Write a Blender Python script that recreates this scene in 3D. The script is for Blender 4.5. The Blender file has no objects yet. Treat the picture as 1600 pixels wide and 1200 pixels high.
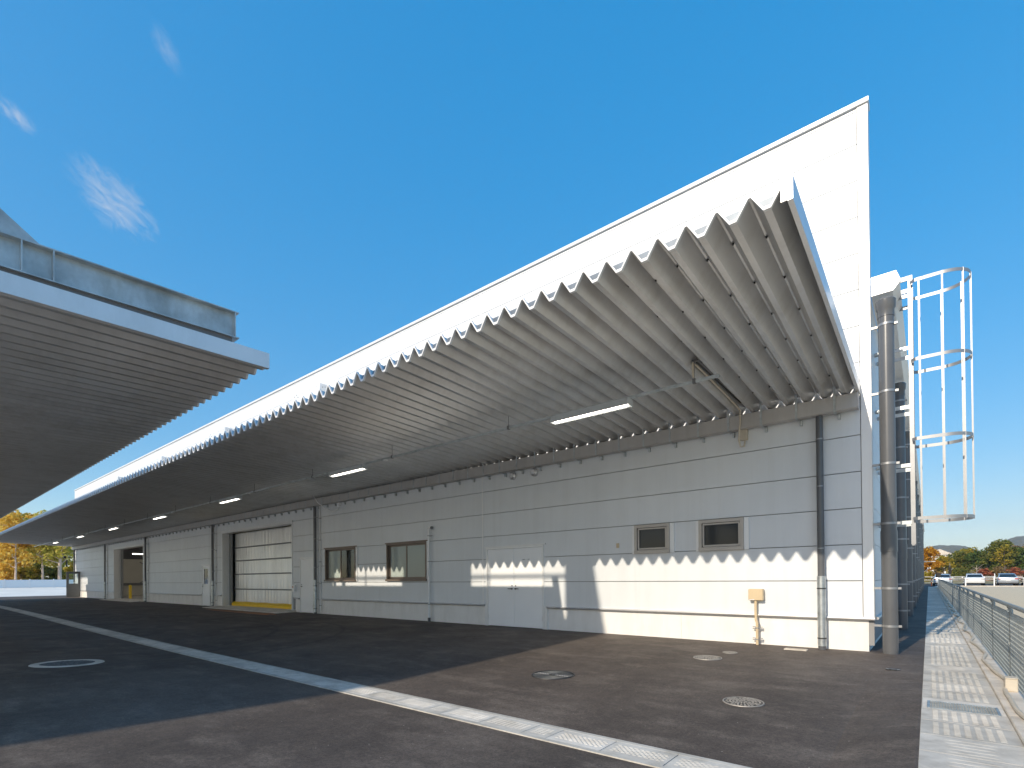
import bpy, math, random
import numpy as np
from mathutils import Matrix, Vector

R = math.radians
S = bpy.context.scene
COL = S.collection
random.seed(7)

# ------------------------------------------------------------------ camera, sky, sun, exposure
yaw, pitch, roll = R(39.209), R(0.458), R(-0.475)
fw = Vector((-math.sin(yaw)*math.cos(pitch), math.cos(yaw)*math.cos(pitch), math.sin(pitch)))
rt = Vector((math.cos(yaw), math.sin(yaw), 0)); up = rt.cross(fw)
r2 = rt*math.cos(roll) + up*math.sin(roll); u2 = -rt*math.sin(roll) + up*math.cos(roll)
cd = bpy.data.cameras.new('camera'); cam = bpy.data.objects.new('camera', cd); COL.objects.link(cam)
M = Matrix((r2, u2, -fw)).transposed().to_4x4(); M.translation = Vector((0.886, -10.119, 1.243))
cam.matrix_world = M
cd.sensor_width = 36; cd.lens = 17.962; cd.shift_y = 0.1859; cd.clip_start = 0.05; cd.clip_end = 9000
S.camera = cam

SUN = Vector((0.0929, 1.0, -0.537)).normalized()         # travel direction of the light
EL = math.asin(-SUN.z)
w = bpy.data.worlds.new('World'); S.world = w; w.use_nodes = True
nt = w.node_tree; nt.nodes.clear()
def N(t, **k):
    n = nt.nodes.new(t)
    for a, b in k.items(): setattr(n, a, b)
    return n
sky = N('ShaderNodeTexSky', sky_type='NISHITA', sun_disc=False, sun_elevation=EL,
        sun_rotation=math.atan2(-SUN.x, -SUN.y), altitude=100, air_density=1.0, dust_density=1.0, ozone_density=3.0)
hs = N('ShaderNodeHueSaturation'); hs.inputs['Saturation'].default_value = 2.9; hs.inputs['Value'].default_value = 2.26; hs.inputs['Hue'].default_value = 0.502
gm = N('ShaderNodeGamma'); gm.inputs[1].default_value = 0.33      # even out the sky, as the exposure blending of the photograph does
nt.links.new(sky.outputs[0], gm.inputs[0]); nt.links.new(gm.outputs[0], hs.inputs['Color'])
# thin wisps of cirrus, given by direction in the sky
tc = N('ShaderNodeTexCoord')
def vm(op, a, b):
    n = N('ShaderNodeVectorMath', operation=op)
    for i, v in enumerate((a, b)):
        if isinstance(v, (tuple, Vector)): n.inputs[i].default_value = tuple(v)
        else: nt.links.new(v, n.inputs[i])
    return n.outputs['Value'] if op == 'DOT_PRODUCT' else n.outputs[0]
def mt(op, a, b=None, c=None, clamp=False):
    n = N('ShaderNodeMath', operation=op, use_clamp=clamp)
    for i, v in enumerate((a, b, c)):
        if v is None: continue
        if isinstance(v, (int, float)): n.inputs[i].default_value = v
        else: nt.links.new(v, n.inputs[i])
    return n.outputs[0]
tot = None
for d0, along, la, lb, amt, seed in (((-0.8386, 0.1938, 0.5091), (45.9, 38.0, -55.5), 0.052, 0.030, 0.6, 1.3),
                                     ((-0.8285, 0.0966, 0.5515), (45.9, 38.0, -55.5), 0.020, 0.010, 0.6, 4.1),
                                     ((-0.7211, 0.2182, 0.6576), (30.0, 25.0, -75.0), 0.024, 0.011, 0.28, 9.2)):
    d0 = Vector(d0).normalized(); e1 = Vector(along); e1 = (e1 - d0*e1.dot(d0)).normalized(); e2 = d0.cross(e1)
    g = tc.outputs['Generated']
    u, v = vm('DOT_PRODUCT', g, e1), vm('DOT_PRODUCT', g, e2)
    front = mt('GREATER_THAN', vm('DOT_PRODUCT', g, d0), 0.5)
    cmb = N('ShaderNodeCombineXYZ'); nt.links.new(mt('MULTIPLY', u, 38.0), cmb.inputs[0]); nt.links.new(mt('MULTIPLY', v, 95.0), cmb.inputs[1]); cmb.inputs[2].default_value = seed
    no = N('ShaderNodeTexNoise'); no.inputs['Scale'].default_value = 1.0; no.inputs['Detail'].default_value = 9; no.inputs['Roughness'].default_value = 0.66; no.inputs['Distortion'].default_value = 0.9
    nt.links.new(cmb.outputs[0], no.inputs['Vector'])
    q = mt('ADD', mt('POWER', mt('DIVIDE', mt('ABSOLUTE', u), la), 2.0), mt('POWER', mt('DIVIDE', mt('ABSOLUTE', v), lb), 2.0))
    fall = mt('SUBTRACT', 1.0, mt('MULTIPLY', q, 0.55), clamp=True)
    dens = mt('MULTIPLY', mt('SUBTRACT', mt('ADD', no.outputs['Fac'], mt('MULTIPLY', fall, 0.35)), 0.62), 2.4, clamp=True)
    m = mt('MULTIPLY', mt('MULTIPLY', mt('MULTIPLY', dens, fall, clamp=True), amt), front)
    tot = m if tot is None else mt('ADD', tot, m, clamp=True)
mx = N('ShaderNodeMixRGB'); nt.links.new(tot, mx.inputs[0]); nt.links.new(hs.outputs[0], mx.inputs[1]); mx.inputs[2].default_value = (2.9, 3.0, 3.3, 1)
bg = N('ShaderNodeBackground'); bg.inputs['Strength'].default_value = 0.15
out = N('ShaderNodeOutputWorld'); nt.links.new(mx.outputs[0], bg.inputs[0]); nt.links.new(bg.outputs[0], out.inputs[0])

sd = bpy.data.lights.new('sun', 'SUN'); so = bpy.data.objects.new('sun', sd); COL.objects.link(so)
sd.energy = 2.55; sd.angle = R(0.53); sd.color = (1.0, 0.88, 0.71)
so.rotation_euler = SUN.to_track_quat('-Z', 'Y').to_euler(); so.location = (0, -30, 30)
S.view_settings.view_transform = 'Standard'; S.view_settings.look = 'None'
S.view_settings.exposure = 0.66; S.view_settings.gamma = 1.0; S.view_settings.use_curve_mapping = False
S.cycles.use_denoising = True; S.cycles.max_bounces = 8; S.cycles.diffuse_bounces = 5; S.cycles.transparent_max_bounces = 16

# ------------------------------------------------------------------ materials
def streaks(m, amt, sx=5., sz=.22):
    t = m.node_tree; b = t.nodes['Principled BSDF']; L = t.links.new
    lk = b.inputs['Base Color'].links
    src = lk[0].from_socket if lk else None
    g = t.nodes.new('ShaderNodeNewGeometry'); mp = t.nodes.new('ShaderNodeMapping'); mp.inputs['Scale'].default_value = (sx, sx, sz); L(g.outputs['Position'], mp.inputs[0])
    n = t.nodes.new('ShaderNodeTexNoise'); n.inputs['Scale'].default_value = 1; n.inputs['Detail'].default_value = 9; n.inputs['Roughness'].default_value = .7; L(mp.outputs[0], n.inputs['Vector'])
    r = t.nodes.new('ShaderNodeValToRGB'); L(n.outputs['Fac'], r.inputs[0]); e = r.color_ramp.elements; e[0].position = .30; e[1].position = .55; e[0].color = (1-amt, 1-amt*1.08, 1-amt*1.2, 1); e[1].color = (1, 1, 1, 1)
    mx_ = t.nodes.new('ShaderNodeMixRGB'); mx_.blend_type = 'MULTIPLY'; mx_.inputs[0].default_value = 1
    if src: L(src, mx_.inputs[1])
    else: mx_.inputs[1].default_value = b.inputs['Base Color'].default_value
    L(r.outputs[0], mx_.inputs[2]); L(mx_.outputs[0], b.inputs['Base Color']); return m
def mat(name, col=(.5, .5, .5), rough=.5, metal=0., spec=.5, emit=None, es=0., var=0., vs=3., bump=0., bs=60., col2=None, stretch=(1, 1, 1), detail=5., coat=0., alpha=None, trans=0., isl=0.):
    m = bpy.data.materials.new(name); m.use_nodes = True
    t = m.node_tree; b = t.nodes['Principled BSDF']; L = t.links.new
    b.inputs['Base Color'].default_value = (*col, 1); b.inputs['Roughness'].default_value = rough; b.inputs['Metallic'].default_value = metal
    b.inputs['Specular IOR Level'].default_value = spec; b.inputs['Coat Weight'].default_value = coat
    b.inputs['Transmission Weight'].default_value = trans
    if emit: b.inputs['Emission Color'].default_value = (*emit, 1); b.inputs['Emission Strength'].default_value = es
    if var or bump or col2:
        tcn = t.nodes.new('ShaderNodeTexCoord'); geo = t.nodes.new('ShaderNodeNewGeometry'); mp = t.nodes.new('ShaderNodeMapping')
        L(geo.outputs['Position'], mp.inputs[0]); mp.inputs['Scale'].default_value = stretch
    if var or col2:
        n = t.nodes.new('ShaderNodeTexNoise'); n.inputs['Scale'].default_value = vs; n.inputs['Detail'].default_value = detail; n.inputs['Roughness'].default_value = .62
        L(mp.outputs[0], n.inputs['Vector'])
        cr = t.nodes.new('ShaderNodeValToRGB'); L(n.outputs['Fac'], cr.inputs[0])
        c2 = col2 or tuple(min(1, c*(1+var)) for c in col); c1 = col if col2 else tuple(c*(1-var) for c in col)
        cr.color_ramp.elements[0].position = .32; cr.color_ramp.elements[1].position = .68
        cr.color_ramp.elements[0].color = (*c1, 1); cr.color_ramp.elements[1].color = (*c2, 1)
        L(cr.outputs[0], b.inputs['Base Color'])
    if bump:
        n2 = t.nodes.new('ShaderNodeTexNoise'); n2.inputs['Scale'].default_value = bs; n2.inputs['Detail'].default_value = 4
        L(mp.outputs[0], n2.inputs['Vector'])
        bp = t.nodes.new('ShaderNodeBump'); bp.inputs['Strength'].default_value = bump; bp.inputs['Distance'].default_value = .01
        L(n2.outputs['Fac'], bp.inputs['Height']); L(bp.outputs[0], b.inputs['Normal'])
    return m

M_ = {}
M_['panel'] = mat('wall_panel_paint', (.76, .785, .81), .46, .08, .4, var=.03, vs=.9, bump=.04, bs=140)
M_['trim'] = mat('wall_trim_paint', (.82, .825, .83), .38, .2, .45, var=.02, vs=1.3)
M_['plinth'] = mat('plinth_paint', (.87, .85, .82), .7, 0, .3, var=.03, vs=2.2, bump=.15, bs=90)
M_['core'] = mat('wall_joint_core', (.30, .30, .305), .8)
M_['deck'] = mat('roof_deck_steel', (.63, .63, .63), .32, .6, .5, var=.06, vs=1.1, bump=.03, bs=30, stretch=(1, .2, 1))
M_['decklip'] = mat('roof_deck_lip', (.80, .80, .80), .4, 0, .5, var=.03, vs=4)
M_['closure'] = mat('deck_closure_sky_tone', (.17, .205, .25), .4, .2, .5, var=.15, vs=6)  # darkened, with the reflected sky's blue put into the colour
M_['gutter'] = mat('gutter_paint', (.50, .48, .465), .45, .15, .5, var=.05, vs=1.5)
M_['fascia'] = mat('fascia_paint', (.78, .78, .79), .30, .35, .5, var=.03, vs=1.2)
M_['pipe'] = mat('downpipe_plastic', (.115, .119, .127), .28, 0, .5, var=.07, vs=2.5)
M_['galv'] = mat('galvanised_steel', (.50, .53, .54), .38, .75, .5, var=.22, vs=9, bump=.1, bs=40, detail=8)
M_['galvweb'] = mat('galvanised_girder', (.48, .54, .57), .5, .4, .5, var=.25, vs=2.6, bump=.05, bs=30, detail=8)
M_['fence'] = mat('fence_steel', (.30, .325, .325), .5, .45, .5, var=.15, vs=9)
M_['stainless'] = mat('stainless_steel', (.33, .335, .345), .42, .55, .5, var=.06, vs=8)
M_['alu'] = mat('aluminium_trim', (.72, .72, .73), .3, .7, .5, var=.04, vs=4)
M_['brown'] = mat('brown_window_frame', (.20, .155, .125), .4, .3, .5, var=.06, vs=6)
M_['beigeframe'] = mat('bronze_window_frame', (.43, .40, .37), .38, .35, .5, var=.05, vs=6)
M_['door'] = mat('door_paint', (.92, .93, .94), .35, 0, .5, var=.02, vs=2)
M_['greydoor'] = mat('grey_door_paint', (.17, .18, .19), .4, 0, .5, var=.06, vs=3)
M_['dark'] = mat('dark_metal', (.03, .03, .032), .45, .2)
M_['black'] = mat('black_rubber', (.012, .012, .013), .6)
M_['beige'] = mat('beige_plastic', (.66, .52, .33), .45, 0, .5, var=.04, vs=6)
M_['beigepipe'] = mat('beige_conduit', (.60, .53, .43), .55, 0, .4, var=.08, vs=10)
M_['concrete'] = mat('precast_concrete', (.64, .60, .535), .85, 0, .3, var=.18, vs=3.2, bump=.25, bs=160, detail=9)
M_['concrete2'] = mat('precast_concrete_pale', (.76, .71, .635), .85, 0, .3, var=.13, vs=4.5, bump=.25, bs=160, detail=9)
M_['concrete3'] = mat('precast_concrete_grey', (.56, .53, .475), .85, 0, .3, var=.2, vs=2.6, bump=.25, bs=160, detail=9)
M_['kerb'] = mat('kerb_concrete', (.70, .635, .55), .85, 0, .3, var=.10, vs=3, bump=.2, bs=120, detail=8)
M_['pave'] = mat('pale_concrete_pavement', (.84, .80, .73), .85, 0, .3, var=.08, vs=.4, detail=6)
M_['iron'] = mat('cast_iron', (.38, .355, .325), .5, .35, .5, var=.2, vs=30)
M_['irondark'] = mat('cast_iron_dark', (.06, .06, .062), .5, .5, .5, var=.2, vs=30)
M_['yellow'] = mat('yellow_vinyl', (.95, .62, .015), .35, 0, .5, var=.06, vs=5)
M_['orangeline'] = mat('orange_line_paint', (.55, .24, .10), .8, 0, .3, var=.25, vs=6)
M_['white'] = mat('white_plastic', (.86, .86, .86), .35)
M_['lamp'] = mat('lamp_housing', (.62, .65, .67), .35, .2)
M_['led'] = mat('led_tube', (.9, .88, .82), .5, emit=(1.0, .93, .80), es=5.0)
M_['halled'] = mat('hall_lamp_tube', (.9, .88, .82), .5, emit=(1.0, .93, .80), es=6)
M_['roof'] = mat('roof_sheet', (.42, .42, .42), .5, .3, var=.05, vs=.6)
M_['interior'] = mat('interior_panel', (.56, .54, .48), .8, var=.05, vs=.7)
M_['intceil'] = mat('interior_ceiling', (.10, .10, .11), .8)
M_['intfloor'] = mat('interior_floor', (.46, .44, .40), .6, var=.06, vs=.6)
M_['steelpaint'] = mat('grey_painted_steel', (.16, .16, .165), .5)
M_['gravel'] = mat('beige_gravel', (.58, .45, .30), .95, 0, .2, bump=.8, bs=40, col2=(.84, .69, .48), vs=28, detail=10)
M_['earth'] = mat('dry_earth_grass', (.25, .22, .12), .95, 0, .2, col2=(.42, .35, .22), vs=.5, detail=9)
M_['road'] = mat('far_asphalt', (.055, .055, .057), .85, 0, .3, var=.2, vs=1.5)
M_['roadpaint'] = mat('road_paint', (.75, .75, .73), .7, var=.08, vs=4)
M_['blind'] = mat('window_blind', (.80, .83, .79), .6, var=.03, vs=3)
M_['room'] = mat('dark_room', (.05, .055, .06), .8)

streaks(M_['panel'], .05); streaks(M_['plinth'], .10, 3., .5); streaks(M_['deck'], .16, 2.2, .8); streaks(M_['trim'], .05); streaks(M_['fascia'], .08, 3., 1.); streaks(M_['galvweb'], .22, 2.5, .9); streaks(M_['gutter'], .12); streaks(M_['concrete'], .25, 4., 4.); streaks(M_['concrete2'], .2, 5., 5.); streaks(M_['concrete3'], .25, 4., 4.); streaks(M_['kerb'], .15, 3., 3.)
def asphalt():
    m = bpy.data.materials.new('asphalt'); m.use_nodes = True
    t = m.node_tree; b = t.nodes['Principled BSDF']; L = t.links.new
    geo = t.nodes.new('ShaderNodeNewGeometry')
    def noise(s, d, st=(1, 1, 1), rg=.6):
        mp = t.nodes.new('ShaderNodeMapping'); mp.inputs['Scale'].default_value = st; L(geo.outputs['Position'], mp.inputs[0])
        n = t.nodes.new('ShaderNodeTexNoise'); n.inputs['Scale'].default_value = s; n.inputs['Detail'].default_value = d; n.inputs['Roughness'].default_value = rg
        L(mp.outputs[0], n.inputs['Vector']); return n.outputs['Fac']
    def ramp(f, a, bb, ca, cb):
        r = t.nodes.new('ShaderNodeValToRGB'); L(f, r.inputs[0]); e = r.color_ramp.elements
        e[0].position = a; e[1].position = bb; e[0].color = (*ca, 1); e[1].color = (*cb, 1); return r.outputs[0]
    def mix(op, f, a, c):
        n = t.nodes.new('ShaderNodeMixRGB'); n.blend_type = op
        if isinstance(f, float): n.inputs[0].default_value = f
        else: L(f, n.inputs[0])
        for i, v in ((1, a), (2, c)):
            if isinstance(v, tuple): n.inputs[i].default_value = (*v, 1)
            else: L(v, n.inputs[i])
        return n.outputs[0]
    base = ramp(noise(.55, 8, (1, .55, 1)), .3, .7, (.072, .058, .050), (.140, .114, .097))
    streak = ramp(noise(1.6, 8, (.7, 1.5, 1), .68), .50, .78, (0, 0, 0), (1, 1, 1))
    c = mix('MIX', mix('MULTIPLY', .38, streak, (.9, .9, .9)), base, (.215, .18, .152))
    grit = ramp(noise(150, 3, rg=.7), .36, .68, (.55, .55, .55), (1.5, 1.48, 1.45))
    c = mix('MULTIPLY', .75, c, grit)
    c = mix('MULTIPLY', .85, c, ramp(noise(38, 6, rg=.8), .34, .70, (.52, .52, .53), (1.5, 1.48, 1.45)))
    c = mix('MULTIPLY', .6, c, ramp(noise(9, 7, (1, .7, 1), rg=.75), .32, .70, (.66, .66, .67), (1.36, 1.35, 1.33)))
    # pale stone chips in the surface
    vo = t.nodes.new('ShaderNodeTexVoronoi'); vo.inputs['Scale'].default_value = 15; L(geo.outputs['Position'], vo.inputs['Vector'])
    chip = ramp(vo.outputs['Distance'], .06, .11, (1, 1, 1), (0, 0, 0))
    sparse = ramp(noise(7, 3), .57, .62, (0, 0, 0), (1, 1, 1))
    c = mix('MIX', mix('MULTIPLY', 1.0, chip, sparse), c, (.42, .38, .33))
    # tyre marks: dark arcs with their own place on the yard
    sp = t.nodes.new('ShaderNodeSeparateXYZ'); L(geo.outputs['Position'], sp.inputs[0])
    def mth(op, a, bb=0., clamp=False):
        n = t.nodes.new('ShaderNodeMath'); n.operation = op; n.use_clamp = clamp
        for i, v in enumerate((a, bb)):
            if isinstance(v, (int, float)): n.inputs[i].default_value = v
            else: L(v, n.inputs[i])
        return n.outputs[0]
    for cx, cy, r, wd, x0, x1 in ((-13.5, -6.4, 4.6, .09, -13.2, -6), (-13.8, -6.6, 3.2, .08, -14, -6), (-15.5, -9.0, 6.2, .09, -18, -8)):
        dx = mth('SUBTRACT', sp.outputs[0], cx); dy = mth('SUBTRACT', sp.outputs[1], cy)
        rr = mth('SQRT', mth('ADD', mth('MULTIPLY', dx, dx), mth('MULTIPLY', dy, dy)))
        band = mth('SUBTRACT', 1.0, mth('DIVIDE', mth('ABSOLUTE', mth('SUBTRACT', rr, r)), wd), True)
        lim = mth('MULTIPLY', mth('GREATER_THAN', sp.outputs[0], x0), mth('GREATER_THAN', dy, -1.2))
        c = mix('MIX', mth('MULTIPLY', mth('MULTIPLY', band, lim), .42), c, (.018, .018, .02))
    L(c, b.inputs['Base Color'])
    rgh = ramp(noise(1.1, 6), .3, .7, (.62, .62, .62), (.85, .85, .85)); L(rgh, b.inputs['Roughness'])
    b.inputs['Specular IOR Level'].default_value = .42
    bp = t.nodes.new('ShaderNodeBump'); bp.inputs['Strength'].default_value = .55; bp.inputs['Distance'].default_value = .006
    L(noise(120, 4, rg=.75), bp.inputs['Height']); L(bp.outputs[0], b.inputs['Normal'])
    return m
M_['asphalt'] = asphalt()

def glass(name, tint=(.88, .93, .92), refl=.02):
    m = bpy.data.materials.new(name); m.use_nodes = True; t = m.node_tree; t.nodes.clear(); L = t.links.new
    o = t.nodes.new('ShaderNodeOutputMaterial'); mx = t.nodes.new('ShaderNodeMixShader'); tr = t.nodes.new('ShaderNodeBsdfTransparent'); gl = t.nodes.new('ShaderNodeBsdfGlossy')
    tr.inputs[0].default_value = (*tint, 1); gl.inputs['Roughness'].default_value = .02
    lw = t.nodes.new('ShaderNodeFresnel'); lw.inputs['IOR'].default_value = 1.6
    ad = t.nodes.new('ShaderNodeMath'); ad.operation = 'ADD'; ad.use_clamp = True; ad.inputs[1].default_value = refl; L(lw.outputs[0], ad.inputs[0])
    L(ad.outputs[0], mx.inputs[0]); L(tr.outputs[0], mx.inputs[1]); L(gl.outputs[0], mx.inputs[2]); L(mx.outputs[0], o.inputs[0]); return m
M_['glass'] = glass('window_glass'); M_['darkglass'] = mat('dark_tinted_glass', (.016, .02, .026), .08, 0, .35, bump=.0)
def paled_glass(name):  # pale colour mixed into the glass to brighten the dark panes
    m = glass(name, (.80, .86, .84), .02); t = m.node_tree; L = t.links.new
    o = t.nodes['Material Output']; src = o.inputs[0].links[0].from_socket
    d = t.nodes.new('ShaderNodeBsdfDiffuse'); d.inputs[0].default_value = (.66, .72, .69, 1); k = t.nodes.new('ShaderNodeMixShader'); k.inputs[0].default_value = .5
    L(src, k.inputs[1]); L(d.outputs[0], k.inputs[2]); L(k.outputs[0], o.inputs[0]); return m
M_['paledglass'] = paled_glass('window_glass_paled')
M_['carglass'] = mat('car_window_glass', (.02, .03, .035), .06, 0, .6)

def vinyl():
    m = mat('shutter_vinyl', (.82, .82, .81), .28, .3, .5, var=.10, vs=1.3, stretch=(3.5, 3.5, .3))
    return m
M_['vinyl'] = vinyl()

def leafmat(name, c1, c2, c3):
    m = bpy.data.materials.new(name); m.use_nodes = True; t = m.node_tree; b = t.nodes['Principled BSDF']; L = t.links.new
    g = t.nodes.new('ShaderNodeNewGeometry'); r = t.nodes.new('ShaderNodeValToRGB'); L(g.outputs['Random Per Island'], r.inputs[0])
    e = r.color_ramp.elements; e[0].color = (*c1, 1); e[1].color = (*c3, 1); x = e.new(.5); x.color = (*c2, 1)
    L(r.outputs[0], b.inputs['Base Color']); b.inputs['Roughness'].default_value = .7; b.inputs['Specular IOR Level'].default_value = .2
    tl = t.nodes.new('ShaderNodeBsdfTranslucent'); L(r.outputs[0], tl.inputs[0]); mx = t.nodes.new('ShaderNodeMixShader'); mx.inputs[0].default_value = .5
    L(b.outputs[0], mx.inputs[1]); L(tl.outputs[0], mx.inputs[2]); L(mx.outputs[0], t.nodes['Material Output'].inputs[0]); return m
M_['leaf_gold'] = leafmat('gold_leaves', (0.442, 0.195, 0.019), (0.650, 0.325, 0.026), (0.754, 0.468, 0.065))
M_['leaf_olive'] = leafmat('olive_leaves', (0.083, 0.112, 0.027), (0.195, 0.217, 0.045), (0.360, 0.300, 0.060))
M_['leaf_green'] = leafmat('green_leaves', (0.053, 0.090, 0.027), (0.120, 0.180, 0.045), (0.225, 0.285, 0.060))
M_['leaf_red'] = leafmat('red_leaves', (0.297, 0.068, 0.041), (0.486, 0.135, 0.074), (0.567, 0.257, 0.108))
M_['leaf_brown'] = leafmat('brown_leaves', (0.176, 0.108, 0.047), (0.324, 0.203, 0.081), (0.446, 0.338, 0.149))
M_['leaf_yellowgreen'] = leafmat('yellow_green_leaves', (0.208, 0.195, 0.026), (0.442, 0.351, 0.039), (0.650, 0.468, 0.078))
M_['leaf_sungold'] = leafmat('gold_leaves_lit_tone', (.60, .34, .04), (.78, .54, .09), (.86, .70, .22))  # gold lightened to put strong sunlight into the leaf colour
M_['leaf_sunlime'] = leafmat('lime_leaves_lit_tone', (.36, .36, .06), (.62, .54, .10), (.80, .66, .20))  # yellow-green lightened, sunlight put into the colour
M_['bark'] = mat('pink_grey_bark', (.56, .44, .36), .9, var=.25, vs=3, stretch=(3, 3, .6))
M_['barkdark'] = mat('dark_bark', (.12, .09, .07), .9, var=.25, vs=3)
M_['hill'] = mat('wooded_hill', (.05, .06, .022), .95, 0, .1, col2=(.17, .12, .05), vs=.05, detail=12, bump=1., bs=.12)

# ------------------------------------------------------------------ mesh helpers
class MB:
    def __init__(s): s.v = []; s.f = []; s.m = []
    def add(s, vs, fs, mi=0):
        o = len(s.v); s.v += [tuple(q) for q in vs]; s.f += [tuple(i+o for i in f) for f in fs]; s.m += [mi]*len(fs); return s
    def box(s, x0, x1, y0, y1, z0, z1, mi=0):
        return s.add([(x0, y0, z0), (x1, y0, z0), (x1, y1, z0), (x0, y1, z0), (x0, y0, z1), (x1, y0, z1), (x1, y1, z1), (x0, y1, z1)],
                     [(0, 3, 2, 1), (4, 5, 6, 7), (0, 1, 5, 4), (1, 2, 6, 5), (2, 3, 7, 6), (3, 0, 4, 7)], mi)
    def bbox(s, x0, x1, y0, y1, z0, z1, b=.01, mi=0):            # box with all twelve edges chamfered
        c = []
        for z, i in ((z0, b), (z0+b, 0), (z1-b, 0), (z1, b)):
            a = x0+i, x1-i, y0+i, y1-i; k = b if i == 0 else 0
            if k: ring = [(a[0]+k, a[2]), (a[1]-k, a[2]), (a[1], a[2]+k), (a[1], a[3]-k), (a[1]-k, a[3]), (a[0]+k, a[3]), (a[0], a[3]-k), (a[0], a[2]+k)]
            else: ring = [(a[0], a[2]), (a[1], a[2]), (a[1], a[2]), (a[1], a[3]), (a[1], a[3]), (a[0], a[3]), (a[0], a[3]), (a[0], a[2])]
            c.append([(q[0], q[1], z) for q in ring])
        vs = sum(c, []); fs = [tuple(range(7, -1, -1)), tuple(range(24, 32))]
        for r in range(3):
            for i in range(8): fs.append((r*8+i, r*8+(i+1) % 8, r*8+8+(i+1) % 8, r*8+8+i))
        return s.add(vs, fs, mi)
    def tube(s, pts, r, n=8, mi=0, cap=True):
        pts = [Vector(q) for q in pts]; vs = []; fs = []; prev = None
        rs = r if isinstance(r, (list, tuple)) else [r]*len(pts)
        for i, q in enumerate(pts):
            d = (pts[min(i+1, len(pts)-1)] - pts[max(i-1, 0)]).normalized()
            if prev is None:
                a = Vector((0, 0, 1)) if abs(d.z) < .9 else Vector((1, 0, 0)); a = (a - d*a.dot(d)).normalized()
            else: a = (prev - d*prev.dot(d)).normalized()
            prev = a; b = d.cross(a)
            for k in range(n):
                t = 2*math.pi*k/n; vs.append(q + (a*math.cos(t) + b*math.sin(t))*rs[i])
        for i in range(len(pts)-1):
            for k in range(n): fs.append((i*n+k, i*n+(k+1) % n, (i+1)*n+(k+1) % n, (i+1)*n+k))
        if cap: fs.append(tuple(range(n-1, -1, -1))); fs.append(tuple(range((len(pts)-1)*n, len(pts)*n)))
        return s.add(vs, fs, mi)
    def cyl(s, p0, p1, r, n=16, mi=0): return s.tube([p0, p1], r, n, mi)
    def prism(s, poly, axis, a, b, mi=0):                          # polygon (2-D) swept along an axis
        n = len(poly)
        def P(q, t): return {'x': (t, q[0], q[1]), 'y': (q[0], t, q[1]), 'z': (q[0], q[1], t)}[axis]
        vs = [P(q, a) for q in poly] + [P(q, b) for q in poly]
        return s.add(vs, [tuple(range(n-1, -1, -1)), tuple(range(n, 2*n))] + [(i, (i+1) % n, n+(i+1) % n, n+i) for i in range(n)], mi)
    def lathe(s, prof, n=40, mi=0, c=(0, 0, 0)):
        vs = []; fs = []; k = len(prof)
        for i in range(n):
            t = 2*math.pi*i/n
            vs += [(c[0]+r*math.cos(t), c[1]+r*math.sin(t), c[2]+z) for r, z in prof]
        for i in range(n):
            j = (i+1) % n
            for q in range(k-1): fs.append((i*k+q, j*k+q, j*k+q+1, i*k+q+1))
        return s.add(vs, fs, mi)
    def mesh(s, name, mats, smooth=False):
        me = bpy.data.meshes.new(name); me.from_pydata(s.v, [], s.f)
        for m in (mats if isinstance(mats, (list, tuple)) else [mats]): me.materials.append(M_[m] if isinstance(m, str) else m)
        if any(s.m): me.polygons.foreach_set('material_index', s.m)
        me.update()
        import bmesh
        bm = bmesh.new(); bm.from_mesh(me); bmesh.ops.recalc_face_normals(bm, faces=bm.faces); bm.to_mesh(me); bm.free()
        if smooth: me.shade_smooth(); me.set_sharp_from_angle(angle=R(38))
        return me
    def obj(s, name, mats, parent=None, loc=(0, 0, 0), smooth=False): return inst(name, s.mesh(name, mats, smooth), parent, loc)

def inst(name, me, parent=None, loc=(0, 0, 0), rz=0):
    o = bpy.data.objects.new(name, me); COL.objects.link(o); o.location = loc; o.rotation_euler.z = rz
    if parent: o.parent = parent
    return o
def tag(o, label=None, cat=None, group=None, kind=None):
    for k, v in (('label', label), ('category', cat), ('group', group), ('kind', kind)):
        if v: o[k] = v
    return o
def empty(name, loc=(0, 0, 0), label=None, cat=None, group=None, rz=0):
    o = inst(name, None, None, loc, rz); o.empty_display_size = .3; return tag(o, label, cat, group)
def part_empty(name, parent, loc=(0, 0, 0)): return inst(name, None, parent, loc)
def copy_tree(o, parent=None, loc=None):
    c = o.copy(); COL.objects.link(c); c.parent = parent
    if loc is not None: c.location = loc
    for ch in list(o.children): copy_tree(ch, c)
    return c
ORD = ['nearest', 'second', 'third', 'fourth', 'fifth', 'sixth', 'seventh', 'eighth', 'ninth', 'tenth', 'eleventh', 'twelfth']

# ------------------------------------------------------------------ the setting: ground sheets
def zg(x, y):
    sx = max(0., min(1., (x+36)/28.)); sx = sx*sx*(3-2*sx)
    sx *= max(0., min(1., (.80-x)/.5))
    if y > 0: t = 0
    elif y > -6.15: t = (-y/6.15)
    elif y > -6.65: t = 1
    elif y > -10.5: t = (y+10.5)/3.85
    else: t = 0
    return -.135*sx*t
def sheet(name, xs, ys, zf, m, kind='structure'):
    vs = [(x, y, zf(x, y)) for y in ys for x in xs]; n = len(xs)
    fs = [(j*n+i, j*n+i+1, (j+1)*n+i+1, (j+1)*n+i) for j in range(len(ys)-1) for i in range(n-1)]
    return tag(MB().add(vs, fs).obj(name, m), kind=kind)
def far_rise(x): return .62*max(0., min(1., (-62-x)/14.))
sheet('ground', [-4000, -600, -150, -62, 60, 300, 4000], [-4000, -300, -60, 60, 120, 300, 900, 4000], lambda x, y: -.6 if not (-62 <= x <= 60 and -60 <= y <= 60) else -.45, 'earth')
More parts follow.
